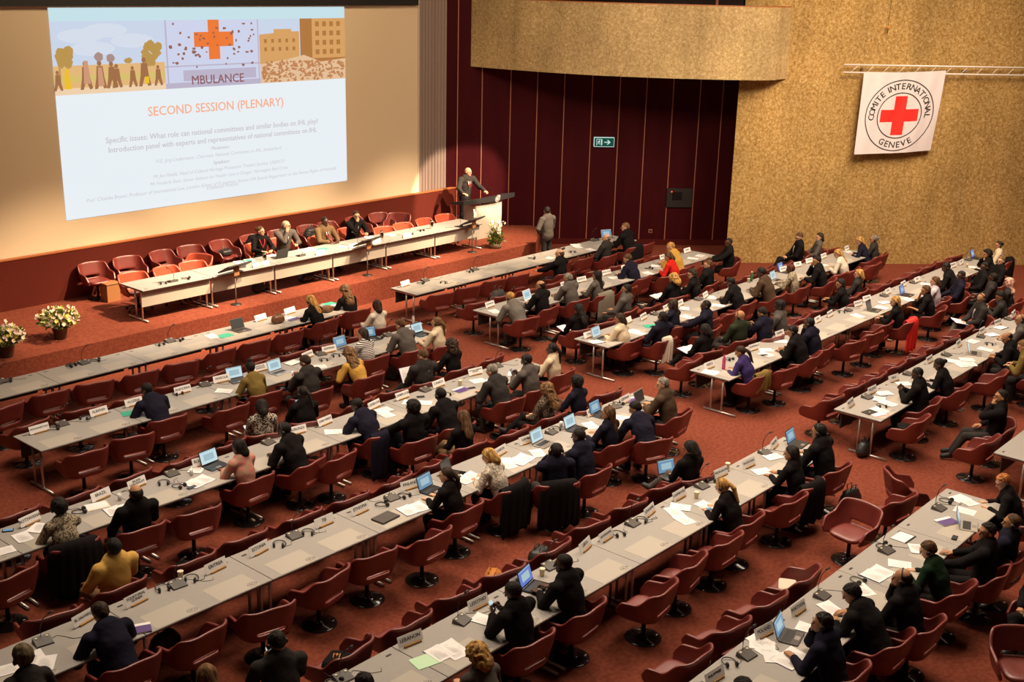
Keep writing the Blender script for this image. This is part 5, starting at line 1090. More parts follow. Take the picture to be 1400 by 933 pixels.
for px, py, l in [(630, 534, 'purple and white book by the paper cup on the BRAZIL row'), (189, 861, 'purple and white book beside the navy suit at EL SALVADOR'), (1294, 714, 'purple and white book at the right end of the POLAND row'), (401, 437, 'purple notebook by the brown bag'), (562, 455, 'purple notebook at the AUSTRIA card'), (862, 548, 'purple notebook behind the GERMANY laptop')]:
    X, Y, ph = snap(px, py, .14); pbook_mk(X, Y, .7425, R(rnd.uniform(60, 110)), l, 'book', 'purple books')
def scrmat(name, c, bright):
    m = mat(name, (.02, .02, .02), .3, emit=c, es=bright); return m
M['s_white'] = scrmat('lit_screen_pale', (.58, .76, .80), .95); M['s_blue'] = scrmat('lit_screen_blue', (.14, .30, .46), .9); M['s_off'] = mat('dark_screen', (.05, .055, .06), .15); M['s_deep'] = scrmat('lit_screen_deep_blue', (.10, .18, .55), 1.0)
M['s_txt'] = scrmat('lit_screen_content', (.40, .58, .66), .85)
def build_laptop(body, scr, ang=108):
    def f():
        e = empty('laptop'); b = obj('laptop_base', MB().box((0, 0, .009), (.34, .235, .017), bev=.004), M[body], e)
        obj('keyboard', MB().box((0, .03, .0181), (.29, .11, .001)), M['plastic'], b); obj('touchpad', MB().box((0, -.07, .0181), (.09, .06, .001)), M['steeld'], b)
        T = Matrix.Translation((0, .117, .014)) @ Matrix.Rotation(R(ang-90)*-1, 4, 'X')
        l = obj('laptop_lid', MB().box((0, .006, .118), (.34, .009, .228), 0, T, bev=.003), M[body], e)
        obj('screen', MB().box((0, 0, .122), (.312, .003, .192), 0, T), M[scr], l)
        if scr not in ('s_off',): obj('screen_content', MB().box((0, -.0022, .12), (.20, .001, .10), 0, T).box((0, -.0022, .208), (.30, .001, .012), 0, T), M['s_txt'], l)
        return e
    return Maker(f)
LM = {}
def laptop(px, py, body, scr, rz, lab, z=.7405):
    k = (body, scr)
    if k not in LM: LM[k] = build_laptop(body, scr)
    if z < .742 and z > .74: X, Y, ph = snap(px, py, .13)
    else: X, Y = at(px, py, z)
    LM[k](X, Y, z, R(rz), lab, 'laptop', 'laptops')
for a in [(331, 452, 'plasg', 's_off', 2, 'dark grey open laptop switched off on the frontmost left desk'), (326, 521, 'plasg', 's_white', -8, 'open laptop with white screen at the ANGOLA card'), (383, 510, 'steel', 's_white', 5, 'silver laptop with bright screen in the ALBANIA desk row'),
    (472, 477, 'steel', 's_blue', 3, 'silver laptop with blue screen at the ARMENIA card'), (508, 464, 'plastic', 's_blue', -12, 'laptop with half-dark screen before the striped woman'), (577, 458, 'blackg', 's_white', 2, 'black laptop with white screen at the right end of the ALBANIA row'),
    (295, 638, 'blackg', 's_white', 6, 'black laptop with bright screen before the woman in plaid'), (592, 672, 'blackg', 's_blue', 8, 'black laptop with blue screen at the FINLAND card'), (622, 650, 'blackg', 's_off', 20, 'black laptop with dark lid right of FINLAND'),
    (744, 608, 'steeld', 's_white', 6, 'grey laptop with bright screen at the GAMBIA card'), (789, 588, 'blackg', 's_white', 6, 'large black laptop with white screen between GAMBIA and GEORGIA'), (823, 568, 'blackg', 's_blue', 6, 'black laptop partly hidden by the long-haired woman'), (884, 553, 'steel', 's_off', 8, 'silver laptop with dark screen at the GERMANY card'),
    (823, 463, 'steel', 's_white', 6, 'silver laptop with pale screen at the CHILE card'), (1064, 384, 'steel', 's_white', 8, 'silver laptop with pale screen before the tweed jacket'), (1074, 372, 'plastic', 's_deep', 6, 'black laptop with deep blue screen at CROATIA'), (1196, 425, 'plasg', 's_off', 8, 'grey laptop with dull screen at HUNGARY'),
    (1241, 404, 'blackg', 's_deep', 6, 'laptop with blue screen at INDIA'), (1338, 353, 'blackg', 's_deep', 6, 'small laptop with deep blue screen at the far right'), (1334, 484, 'steeld', 's_white', 20, 'laptop with pale screen amid papers in the MALI desk row'), (733, 804, 'blackg', 's_deep', 14, 'black laptop with blue screen between LIBERIA and LIBYA'),
    (1092, 608, 'plastic', 's_blue', 6, 'black laptop with blue screen at the MALAWI card'), (1082, 872, 'plasg', 's_blue', 14, 'laptop showing a blue page right of the POLAND card'), (1350, 728, 'steel', 's_blue', 20, 'silver tablet laptop at the right end of the POLAND row'), (728, 411, 'white', 's_white', 10, 'white tablet with pale screen in the BAHRAIN row')]: laptop(*a)
laptop(832, 326, 'steel', 's_blue', -25, 'silver laptop with teal screen at the frontmost right desk')
def onlap(key, fwd_, up_, body, scr, lab):
    o, fg, hw, an = POS[key]; m = (hw[0]+hw[1])/2; X, Y = m.x-math.sin(an)*fwd_, m.y+math.cos(an)*fwd_
    k = (body, scr)
    if k not in LM: LM[k] = build_laptop(body, scr)
    LM[k](X, Y, m.z+up_, an, lab, 'laptop', 'laptops')
onlap((942, 604), .10, -.07, 'plasg', 's_blue', 'open laptop on the lap of the dark-haired woman')
X, Y = at(527, 709, .745); e = empty('laptop'); obj('laptop_body', MB().box((0, 0, .012), (.35, .24, .022), bev=.005), M['blackg'], e); obj('screen_lid', MB().box((0, 0, .0245), (.345, .235, .004), bev=.002), M['plasg'], e); e.location = (X, Y, .7425); e.rotation_euler.z = R(4); tag(e, 'closed black laptop left of the FINLAND headphones', 'laptop', 'laptops')
X, Y = at(1189, 564, .745); e = empty('tablet'); obj('tablet_body', MB().box((0, 0, .006), (.26, .18, .010), bev=.003), M['plastic'], e); obj('tablet_logo', MB().lathe([(.018, .0111), (.018, .0118)], 12), M['steel'], e); e.location = (X, Y, .7435); e.rotation_euler.z = R(-12); tag(e, 'dark tablet with round silver mark at MALAYSIA', 'tablet')
# cups, bottles, phones
def build_cup():
    e = empty('paper_cup'); obj('cup', MB().lathe([(.028, 0), (.038, .095), (.040, .097), (.036, .09), (.027, .01)], 16), M['cup'], e); obj('lid', MB().lathe([(.041, .093), (.040, .103), (.02, .104)], 16), M['cream'], e); return e
cup_mk = Maker(build_cup)
for px, py, l in [(629, 527, 'by the purple book'), (244, 789, 'behind the microphone at EQUATORIAL GUINEA'), (741, 787, 'by the blue laptop at LIBERIA'), (952, 681, 'below the LUXEMBOURG card'), (991, 640, 'at the MADAGASCAR card'), (1322, 366, 'in the far right of the GREECE row'), (1023, 386, 'by the green bottle')]:
    X, Y, ph = snap(px, py, .06); cup_mk(X, Y, .7405, 0, 'yellowish paper cup with lid '+l, 'cup', 'paper cups')
glass_mk = Maker(lambda: obj('drinking_glass', MB().lathe([(.026, 0), (.032, .10), (.030, .10), (.024, .006)], 16), M['clear']))
for px, py, l in [(262, 650, 'left of the bright laptop'), (164, 684, 'right of the BRAZIL card'), (767, 584, 'by the GAMBIA microphone')]:
    X, Y, ph = snap(px, py, .06); glass_mk(X, Y, .7405, 0, 'clear plastic tumbler '+l, 'glass', 'tumblers')
def bottle(px, py, m, lab, z=.7405, h=.24, cap='white'):
    X, Y = at(px, py, z); e = empty('bottle'); e.location = (X, Y, z); tag(e, lab, 'bottle')
    obj('bottle_body', MB().lathe([(.030, 0), (.035, .01), (.035, h*.62), (.030, h*.72), (.014, h*.86), (.013, h*.92)], 18), M[m], e); obj('bottle_cap', MB().lathe([(.017, h*.90), (.017, h), (.012, h*1.01)], 14), M[cap], e)
bottle(989, 505, 'bottlep', 'magenta sports bottle beside the GREECE card', h=.30, cap='bottlep'); bottle(1027, 385, 'bottleg', 'green glass bottle with white cap in the CHILE row', h=.26)
bottle(565, 446, 'clear', 'clear water bottle standing on the carpet by the desk leg', z=.001, h=.30, cap='purple')
def build_phone(scr):
    def f():
        e = empty('mobile_phone'); obj('phone_body', MB().box((0, 0, .0045), (.072, .145, .008), bev=.003), M['blackg' if scr != 's_white' else 'white'], e); obj('phone_screen', MB().box((0, 0, .0089), (.062, .125, .001)), M[scr], e); return e
    return Maker(f)
ph_mk = {k: build_phone(k) for k in ('s_off', 's_white', 's_blue')}
for px, py, s_, l in [(11, 726, 's_blue', 'phone with cyan screen at the BOTSWANA card'), (262, 667, 's_off', 'dark phone beside the open booklet at BULGARIA'), (575, 543, 's_off', 'black phone between CAMEROON and CANADA'), (645, 531, 's_off', 'black phone right of the purple book'), (967, 697, 's_blue', 'phone beside the blonde ponytailed woman'), (1045, 486, 's_off', 'black phone on papers at GUATEMALA'), (892, 447, 's_off', 'black phone on the green folder'), (1305, 736, 's_off', 'black card case on the POLAND row')]:
    X, Y, p_ = snap(px, py, .08); ph_mk[s_](X, Y, .7485, R(rnd.uniform(40, 100)), l, 'phone', 'phones')
for key, s_, l in [((414, 487), 's_white', 'white phone held by the man in dark grey'), ((412, 529), 's_blue', 'phone held by the ponytailed woman in black'), ((717, 485), 's_blue', 'phone held by the man in grey coat'), ((375, 864), 's_white', 'white phone held by the man with headset at the bottom'), ((697, 797), 's_white', 'white phone held by the bald man at LESOTHO'), ((1366, 399), 's_blue', 'phone raised by the dark-haired woman at the right')]:
    o, fg, hw, an = POS[key]; m = (hw[0]+hw[1])/2; e = ph_mk[s_](m.x-math.sin(an)*.075, m.y+math.cos(an)*.075, m.z+.045, an, l, 'phone', 'phones'); e.rotation_euler = (R(48), 0, an)
for key, l in [((576, 478), 'white open booklet held by the short-haired man'), ((357, 547), 'white papers on the lap of the speckled jacket'), ((790, 416), 'white notepad on the lap of the woman in black'), ((919, 375), 'white notepad on the lap of the blonde woman'), ((1341, 402), 'white papers on the lap of the man with glasses'), ((962, 444), 'white notepad on the lap of the woman behind GREECE')]:
    o, fg, hw, an = POS[key]; m = (hw[0]+hw[1])/2; e = book_mk(m.x-math.sin(an)*.12, m.y+math.cos(an)*.12, m.z+(.10 if key[0] == 576 else .02), an, l, 'booklet', 'booklets held or on laps'); e.rotation_euler = (R(60 if key[0] == 576 else 8), 0, an)
# coats over chair backs
def coat(key, m, lab, w=.60, drop=.45, name='coat'):
    o, fg, hw, an = POS[key]; b = MB(); nu, V, F = 22, [], []
    path = [(-.20, .62), (-.24, .76), (-.285, .885), (-.345, .905), (-.395, .85), (-.405, .70), (-.40, .55), (-.39, .86-drop-.02)]
    for i in range(nu+1):
        u_ = (i/nu-.5)*2
        for j, (y, z) in enumerate(path):
            fold = .018*math.sin(i*1.9+j*.5)*(j > 3)*(j-3)/3; V.append((u_*w/2*(1+.04*(j-3)*(j > 3)-.10*(j in (2, 3))), y+.15*u_*u_*(1 if j > 1 else .6)+fold, z-.075*u_*u_-.03*math.sin(i*1.1)*(j == 7)))
    n = len(path)
    for i in range(nu):
        for j in range(n-1): a = i*n+j; F.append([a, a+1, a+n+1, a+n])
    me = D.meshes.new(name); me.from_pydata(V, [], F); t = D.objects.new('t', me); COL.objects.link(t); s_ = t.modifiers.new('s', 'SOLIDIFY'); s_.thickness = .022; s_.offset = 1; q = t.modifiers.new('b', 'SUBSURF'); q.levels = 1
    m2 = D.meshes.new_from_object(t.evaluated_get(bpy.context.evaluated_depsgraph_get())); D.objects.remove(t); m2.polygons.foreach_set('use_smooth', [True]*len(m2.polygons))
    c = obj(name, m2, m); c.location = (o.location.x, o.location.y, 0); c.rotation_euler.z = an; return tag(c, lab, name)
coat((484, 546), cloth('navy'), 'navy coat hanging over the chair of the bent man in navy', .64, .72)
coat((80, 684), cloth('black'), 'black coat hanging over the chair at BOTSWANA', .68, .66)
coat((816, 371), cloth('ash'), 'grey fluffy coat over the chair of the woman with shawl', .56, .6)
coat((907, 427), cloth('offwhite'), 'pale scarf over the chair of the small man in navy', .22, .5, 'scarf')
coat((1224, 406), M['red'], 'bright red coat hanging over the chair of the blonde woman', .42, .7)
coat((665, 615), cloth('black'), 'black coat over the chair of the woman in knitted sweater', .66, .72)
coat((761, 607), cloth('black'), 'black coat over the chair of the man slumped before GAMBIA', .6, .70)
coat((1010, 474), cloth('olive'), 'olive parka with fur trim over the chair at GREECE', .40, .3)
coat((1366, 330), cloth('black'), 'black coat over the chair of the cream sweater', .5, .6)
coat((855, 305), cloth('black'), 'black coat over the chair at the end of the frontmost right desk', .55, .6)
coat((1082, 611), cloth('black'), 'black coat over the chair of the long-haired woman near MALAWI', .6, .6)
# bags
def bag(px, py, z, w, d, h, m, lab, rz=0, hnd=True, name='bag', cat='bag'):
    X, Y = at(px, py, z+h*.4)
    if z == ZS: X, Y = X+.35, max(Y, 22.95)
    if .4 < z % .6 < .5 or z > 1:
        c_ = min([o_ for o_ in D.objects if o_.name.startswith('swivel_armchair')], key=lambda o_: (o_.location.x-X)**2+(o_.location.y-Y)**2+9*abs(o_.location.z-(ZS if z > 1 else 0))); X, Y = c_.location.x, c_.location.y+.02; w, d = min(w, .42), min(d, .30)
    e = empty(name); e.location = (X, Y, z); e.rotation_euler.z = R(rz); tag(e, lab, cat)
    f = Field((-w, -d, -.02), (w, d, h*1.2), max(w, h)/26); f.seg((-w*.36, 0, h*.36), (w*.36, 0, h*.36), h*.36, h*.36, .03, ((0, 1, 0), h*.72/d)); f.seg((-w*.28, 0, h*.72), (w*.28, 0, h*.72), h*.20, h*.20, .08, ((0, 1, 0), h*.5/d)); f.ell((0, -d*.32, h*.33), (w*.32, d*.25, h*.25), None, .015)
    f.cut(lambda X_, Y_, Z_: .001-Z_+0*X_+0*Y_); V, Q = f.nets(); obj('bag_body', np_mesh([(wrinkle(V, h*.012, 14), Q, 0)], 'bag'), m, e)
    if hnd:
        for s_ in (-1, 1): obj('handle', MB().tube([(-w*.2, s_*d*.15, h*.85), (-w*.15, s_*d*.25, h*1.12), (w*.15, s_*d*.25, h*1.12), (w*.2, s_*d*.15, h*.85)], .008, 6), m, e)
    return e
bag(380, 437, .7425, .26, .16, .20, M['bag_br'], 'dark brown bag standing on the frontmost left desk')
bag(447, 423, .7425, .34, .24, .12, M['bag_br'], 'brown bag lying between the two long-haired women', 20, False)
bag(671, 405, .465, .38, .24, .46, M['grey'], 'dark grey backpack on a chair backing onto the BAHRAIN row', 10, True, 'backpack', 'backpack')
bag(672, 780, .465, .36, .20, .20, M['bag_or'], 'orange-brown shiny handbag on a chair behind LIBERIA', 30)
bag(720, 752, .465, .34, .20, .22, M['plastic'], 'black leather bag on a chair behind the LIBERIA card', 10)
bag(445, 893, .465, .40, .30, .12, cloth('black'), 'black jacket bundled on a chair left of LEBANON', 25, False, 'jacket_bundle', 'jacket')
bag(412, 890, .465, .24, .14, .12, M['bag_or'], 'small orange leather bag beside the bundled black jacket', 40)
bag(392, 714, .465, .40, .30, .10, cloth('lilac'), 'pale bag with a small red cross on a chair behind FIJI', 20, False)
bag(1162, 684, .001, .36, .18, .38, M['plastic'], 'black pilot case on the carpet behind the MALAWI chairs', -10)
bag(1022, 596, .465, .40, .26, .20, M['grey'], 'black rucksack on a chair behind MADAGASCAR', 10, True, 'backpack', 'backpack')
bag(1110, 764, .465, .62, .30, .09, cloth('offwhite'), 'cream cloth spread over two seats behind PORTUGAL', 28, False, 'blanket', 'blanket')
bag(1070, 795, .465, .24, .20, .06, cloth('black'), 'small black cloth left on a seat behind PORTUGAL', 28, False, 'cloth', 'cloth')
bag(228, 785, .465, .40, .26, .14, cloth('black'), 'black handbag and scarf on a chair behind EQUATORIAL GUINEA', 10)
bag(1240, 585, .465, .46, .34, .14, cloth('black'), 'black coat dropped on the first seat of the MALI desk row', 30, False, 'jacket_bundle', 'jacket')
bag(1182, 614, .001, .34, .20, .30, M['plastic'], 'black bag on the carpet under the left end of the MALI row', 0)
bag(1275, 533, .465, .30, .20, .12, cloth('black'), 'small black bag on the turned chair in the MALI row', 0)
bag(1100, 422, .465, .40, .26, .12, cloth('red'), 'dark red scarf bundle on a chair behind HAITI', 20, False, 'scarf', 'scarf')
bag(225, 880, .001, .34, .2, .3, M['plastic'], 'black bag on the carpet beside the navy suit at EL SALVADOR', 10)
bag(300, 600, .465, .40, .26, .12, cloth('black'), 'black coat on a chair behind BULGARIA', 10, False, 'jacket_bundle', 'jacket')
bag(520, 535, .465, .40, .30, .12, cloth('cream'), 'cream coat bundled on a chair behind CAMEROON', 10, False, 'jacket_bundle', 'jacket')
# ---------------- podium things ----------------
def build_monitor():
    e = empty('tilted_monitor'); T = Matrix.Translation((0, -.02, .90)) @ Matrix.Rotation(R(28), 4, 'X')
    p = obj('monitor_panel', MB().box((0, 0, 0), (.76, .40, .035), 0, T, bev=.006), M['plastic'], e); obj('screen', MB().box((0, 0, .0185), (.72, .36, .002), 0, T), M['blackg'], p)
    obj('bracket', MB().box((0, .02, .80), (.17, .03, .20), bev=.004), M['wood'], e); obj('pole', MB().tube([(0, -.03, .02), (0, -.03, .80)], .014, 8), M['steeld'], e)
    obj('floor_base', MB().lathe([(.13, 0), (.13, .010), (.03, .022)], 20, (0, -.03, 0)), M['plastic'], e); return e
mon_mk = Maker(build_monitor)
for i, (px, py) in enumerate([(290, 406), (462, 366), (602, 335)]):
    X, Y = at(px, py, ZS); mon_mk(X, 22.33, ZS, PI+R(10), 'black tilted monitor on a floor stand before the podium, %s from left' % ORD[i], 'monitor', 'floor-stand monitors before the podium')
TZ = ZS+.7405
def ton(px, py, m=.1): X, Y = at(px, py, TZ); return min(max(X, 13.8), 24.5), min(max(Y, 22.45+m), 23.35-m)
for i, (px, py) in enumerate([(236, 385), (329, 366), (411, 350), (487, 334), (559, 321), (627, 310)]):
    X, Y = ton(px, py); mic_mk(X, Y, TZ, PI+R(rnd.uniform(-10, 10)), 'black gooseneck microphone console on the podium table, %s from left' % ORD[i], 'microphone', 'conference microphones')
for i, (px, py) in enumerate([(222, 388), (254, 382), (438, 346), (500, 331), (575, 316)]):
    X, Y = ton(px, py); head_mk(X, Y, TZ, R(rnd.uniform(-70, 70)), 'black headphones on the podium table, %s pair from left' % ORD[i], 'headphones', 'delegate headphones')
for i, (px, py) in enumerate([(346, 363), (353, 361), (430, 346), (479, 338), (507, 331), (550, 323)]):
    X, Y = ton(px, py, .06); e = empty('name_card'); obj('card', MB().box((0, 0, .06), (.30, .003, .11), 0, Matrix.Translation((0, -.02, 0)) @ Matrix.Rotation(R(-14), 4, 'X')), M['white'], e); obj('card_back', MB().box((0, 0, .06), (.30, .003, .11), 0, Matrix.Translation((0, .035, 0)) @ Matrix.Rotation(R(14), 4, 'X')), M['white'], e)
    e.location = (X, 22.55, TZ); tag(e, 'white folded name card on the podium table edge, %s from left' % ORD[i], 'name card', 'podium name cards')
for i, (px, py) in enumerate([(325, 352), (338, 356), (415, 343), (425, 341), (470, 338), (500, 324), (512, 327), (534, 322), (372, 350), (318, 357)]):
    X, Y = ton(px, py, .16); paper_mk(X, Y, TZ+.002+.0006*(i % 4), R(rnd.uniform(-30, 30)), 'white sheet on the podium table, %s in order' % ORD[i], 'paper', 'papers on the podium table')
X, Y = ton(440, 341, .16); fold_mk['green'](X, Y, TZ, R(80), 'turquoise folder before the man in tan jacket', 'folder')
X, Y = ton(330, 354, .16); fold_mk['green'](X, Y, TZ, R(95), 'green-edged folder left of the woman at the podium table', 'folder')
k = ('blackg', 's_off'); X, Y = ton(384, 353, .2); LM[k](X, Y+.08, TZ, PI-.1, 'black laptop seen from behind on the podium table', 'laptop', 'laptops')
def build_flask():
    e = empty('vacuum_jug'); obj('jug_body', MB().lathe([(.05, 0), (.052, .01), (.050, .16), (.036, .20), (.034, .22)], 20), M['chrome'], e); obj('jug_lid', MB().lathe([(.036, .22), (.036, .245), (.015, .25)], 16), M['plastic'], e); obj('jug_handle', MB().tube([(.045, 0, .18), (.085, 0, .17), (.085, 0, .07), (.05, 0, .05)], .007, 6), M['plastic'], e); return e
fl_mk = Maker(build_flask)
for i, (px, py) in enumerate([(362, 359), (522, 328), (590, 313)]):
    X, Y = ton(px, py, .15); fl_mk(X, Y, TZ, R(30), 'polished steel jug on the podium table, %s from left' % ORD[i], 'jug', 'steel jugs')
# lectern
lx, ly = 25.85, 23.55
e = empty('lectern', (lx, ly, ZS)); tag(e, 'grey lectern with long black curved desk at the right of the podium', 'lectern')
obj('lectern_body', MB().box((.05, -.18, .52), (1.14, .04, 1.04), bev=.006), M['modg'], e); obj('side_panel', MB().box((-.52, .05, .50), (.04, .46, 1.0), bev=.004), M['modg'], e); obj('side_panel', MB().box((.60, .05, .50), (.04, .46, 1.0), bev=.004), M['modg'], e)
db = MB(); n = 16; V = []; F = []
for i in range(n+1):
    x = -1.08+2.25*i/n; yy = -.22-.10*(1-((i/n-.5)*2)**2); V += [(x, yy, 1.10), (x, yy, 1.235), (x, yy+.50, 1.13), (x, yy+.50, 1.09)]
for i in range(n):
    a = i*4
    for k in range(4): F.append([a+k, a+(k+1) % 4, a+4+(k+1) % 4, a+4+k])
F += [[3, 2, 1, 0], [4*n, 4*n+1, 4*n+2, 4*n+3]]
dk = obj('desk_top', db.add(V, F), M['black'], e)
for x in (-.2, .45): obj('desk_support', MB().box((x, -.05, 1.07), (.07, .2, .07)), M['plastic'], e)
lg = obj('emblem', LOGO.copy(), None, dk, 'white slanting lettered emblem'); lg.data.materials.clear(); lg.data.materials.append(M['white']); lg.location = (.28, -.335, 1.165); lg.rotation_euler = (PI/2, R(-42), 0); lg.scale = (1.7, 1.7, 1.7)
g = obj('reading_lamp', MB().tube([(-.05, -.0, 1.2), (-.1, .0, 1.5), (.1, -.03, 1.55), (.42, -.12, 1.33)], .006, 6), M['blackg'], e)
e = empty('table_flag', (24.45, 22.62, TZ)); tag(e, 'small white pennant on a slim pole at the right end of the podium table', 'flag')
obj('flag_pole', MB().tube([(0, 0, 0), (0, 0, .42)], .006, 8), M['steel'], e); obj('flag_foot', MB().lathe([(.045, 0), (.045, .012), (.01, .02)], 16), M['steel'], e)
pn = MB(); V = []; F = []
for i in range(7):
    t = i/6; w = .03+.10*t**.8; V += [(0, .008+.004*math.sin(i), .41-.26*t), (w, .012*math.sin(i*1.3), .40-.22*t)]
for i in range(6): F.append([2*i, 2*i+1, 2*i+3, 2*i+2])
pn.add(V, F, 0, True).add([(x, y+.006, z) for x, y, z in V], [f[::-1] for f in F], 0, True); obj('pennant', pn, M['orchid'], e)
# wooden box by the wall
X, Y = at(155, 412, ZS); e = empty('side_stand', (X, Y+.1, ZS)); tag(e, 'small wooden box stand beside the leftmost podium chairs', 'stand')
obj('carcass', MB().box((0, 0, .20), (.34, .30, .40), bev=.004), M['wood'], e); obj('stand_top', MB().box((0, 0, .425), (.37, .33, .03), bev=.004), M['wood'], e)
bag(372, 404, ZS, .34, .22, .36, M['grey'], 'dark backpack under the podium table below the woman', 10, True, 'backpack', 'backpack')
bag(422, 388, ZS, .40, .24, .24, M['plastic'], 'black bag under the podium table below the man in tan', 0)
bag(309, 345, ZS+.465, .34, .24, .18, M['plastic'], 'black bag on the fifth chair against the podium wall', 0)
bag(368, 330, ZS+.465, .38, .24, .46, cloth('black'), 'black coat heaped on the chair behind the woman at the podium', 0, False, 'jacket_bundle', 'jacket')
bag(412, 318, ZS+.465, .36, .24, .36, M['plastic'], 'black rucksack on the chair behind the bald man', 0, True, 'backpack', 'backpack')
# flowers
def flowers(px, py, kind, lab):
    X, Y = at(px, py, ZS); e = empty('flower_arrangement', (X, Y, ZS)); tag(e, lab, 'flowers'); r_ = random.Random(px)
    if kind == 'pot': obj('pot', MB().lathe([(.11, 0), (.12, .02), (.16, .24), (.17, .25), (.15, .245), (.13, .2)], 24), M['pot'], e); base, H_, Wd = .24, .42, .42
    else: obj('basket', MB().lathe([(.15, 0), (.18, .03), (.19, .13), (.17, .14), (.15, .10)], 24), M['basket'], e); base, H_, Wd = .12, .58, .24
    lv, yl, bl, stm = MB(), MB(), MB(), MB()
    def blade(mb, p, d, l, w):
        d = d.normalized(); s_ = d.cross(Vector((r_.uniform(-1, 1), r_.uniform(-1, 1), r_.uniform(-.3, 1)))).normalized(); u2 = s_.cross(d)*.25
        mb.add([p, p+d*l*.5+s_*w+u2*l, p+d*l+u2*l*.2, p+d*l*.5-s_*w+u2*l], [[0, 1, 2, 3]], 0, True)
    for k in range(420 if kind == 'pot' else 300):
        a = r_.uniform(0, 2*PI); q = r_.random()**.6; th = q*1.35; d = Vector((math.cos(a)*math.sin(th), math.sin(a)*math.sin(th), math.cos(th)*1.0+.1)); rr = r_.uniform(.25, 1)
        p = Vector((0, 0, base))+Vector((d.x*Wd*rr, d.y*Wd*rr, abs(d.z)*H_*rr*(.65 if kind != 'pot' else .8))); blade(lv, p, d+Vector((0, 0, r_.uniform(-.9, .3))), r_.uniform(.07, .15), r_.uniform(.010, .028))
    def blossom(mb, p, s_):
        ax = Vector((r_.uniform(-1, 1), r_.uniform(-1.5, .3), r_.uniform(0, 1))).normalized(); t1 = ax.cross(Vector((0, 0, 1))).normalized(); t2 = ax.cross(t1)
        for k in range(5):
            a = 2*PI*k/5; d = t1*math.cos(a)+t2*math.sin(a); n_ = t1*-math.sin(a)+t2*math.cos(a)
            mb.add([p, p+d*s_*.6+n_*s_*.42+ax*s_*.1, p+d*s_+ax*s_*.28, p+d*s_*.6-n_*s_*.42+ax*s_*.1], [[0, 1, 2, 3]], 0, True)
    N_ = 150 if kind == 'pot' else 46
    for k in range(N_):
        if kind == 'pot':
            a = r_.uniform(0, 2*PI); th = r_.random()**.5*1.25; d = Vector((math.cos(a)*math.sin(th), math.sin(a)*math.sin(th), math.cos(th))); g_ = .72+.42*abs(math.sin(a*1.5+px))+r_.uniform(-.1, .1); p = Vector((0, 0, base))+Vector((d.x*Wd*g_, d.y*Wd*g_, d.z*H_*g_*.9+.02)); blossom(yl if k % 3 == 0 else bl, p, r_.uniform(.030, .052))
        else:
            st_ = k % 5; t = (k//5)/9; a0_ = st_*1.3+.5; p = Vector((math.cos(a0_)*.08+math.cos(a0_)*.22*t*t, math.sin(a0_)*.06+math.sin(a0_)*.2*t*t-.05, .46+.30*math.sin(t*2.4))); blossom(bl if k % 7 else yl, p, r_.uniform(.040, .058))
    for k in range(8): a = k*.8; stm.tube([(0, 0, base-.05), (math.cos(a)*.08, math.sin(a)*.08, base+H_*.5), (math.cos(a)*.2, math.sin(a)*.2, base+H_*.95)], .005, 5)
    obj('stems', stm, M['leaf'], e); q = obj('foliage', lv, M['leaf'], e); obj('yellow_blossoms', yl, M['yleaf'], e); obj('pale_blossoms', bl, M['pink'] if kind == 'pot' else M['orchid'], e)
flowers(83, 463, 'pot', 'pot of pink and yellow lilies on the podium, right of the two at left')
flowers(10, 488, 'pot', 'pot of pink and yellow lilies on the podium, cut by the left edge')
flowers(677, 339, 'basket', 'white orchid arrangement in a basket before the lectern')
# ---------------- wall things ----------------
def wallobj(px, py, S_, off): x, y, z = onS(px, py, S_); return wallT(S_, along(S_, x), off, z), z
T, _ = wallobj(825.5, 194, SW, .0)
e = empty('exit_sign'); e.matrix_world = T; tag(e, 'illuminated green exit sign with running figure and arrow', 'exit sign')
def flip(T_): return T_
obj('sign_case', MB().box((0, .045, 0), (.63, .09, .295), bev=.006), M['swhite'], e); fc = obj('sign_face', MB().box((0, .092, 0), (.60, .004, .26)), M['sgreen'], e)
p = MB()
for q in ([(-.24, -.10), (-.24, .10), (-.10, .10), (-.10, .085), (-.225, .085), (-.225, -.10)], [(-.10, .10), (-.06, .085), (-.06, -.085), (-.10, -.10)]): p.add([(x, .096, z) for x, z in q], [list(range(len(q)))])
obj('door_symbol', p, M['swhite'], fc)
p = MB(); p.lathe([(.016, -.002), (.016, .002)], 12, T=Matrix.Translation((-.150, .098, .058)) @ Matrix.Rotation(PI/2, 4, 'X'))
for q in ([(-.19, .032), (-.15, .040), (-.135, .010), (-.165, -.015), (-.155, -.03), (-.185, -.005)], [(-.15, .036), (-.118, .012), (-.124, .004), (-.152, .022)], [(-.185, .034), (-.212, .008), (-.204, .002), (-.178, .022)], [(-.165, -.008), (-.128, -.035), (-.138, -.075), (-.150, -.072), (-.145, -.038), (-.178, -.02)], [(-.175, -.01), (-.190, -.045), (-.222, -.050), (-.222, -.060), (-.182, -.056), (-.160, -.02)]): p.add([(x, .0975, z) for x, z in q], [list(range(len(q)))])
obj('running_figure', p, M['swhite'], fc)
p = MB()
for q in ([(.0, .014), (.17, .014), (.17, -.014), (.0, -.014)], [(.20, .0), (.115, .075), (.085, .065), (.15, .0)], [(.20, .0), (.15, .0), (.085, -.065), (.115, -.075)]): p.add([(x, .096, z) for x, z in q], [list(range(len(q)))])
obj('arrow_symbol', p, M['swhite'], fc)
T, _ = wallobj(928.5, 270.5, SW, 0); e = empty('wall_control_box'); e.matrix_world = T; tag(e, 'dark control box with red light on the burgundy wall', 'control box')
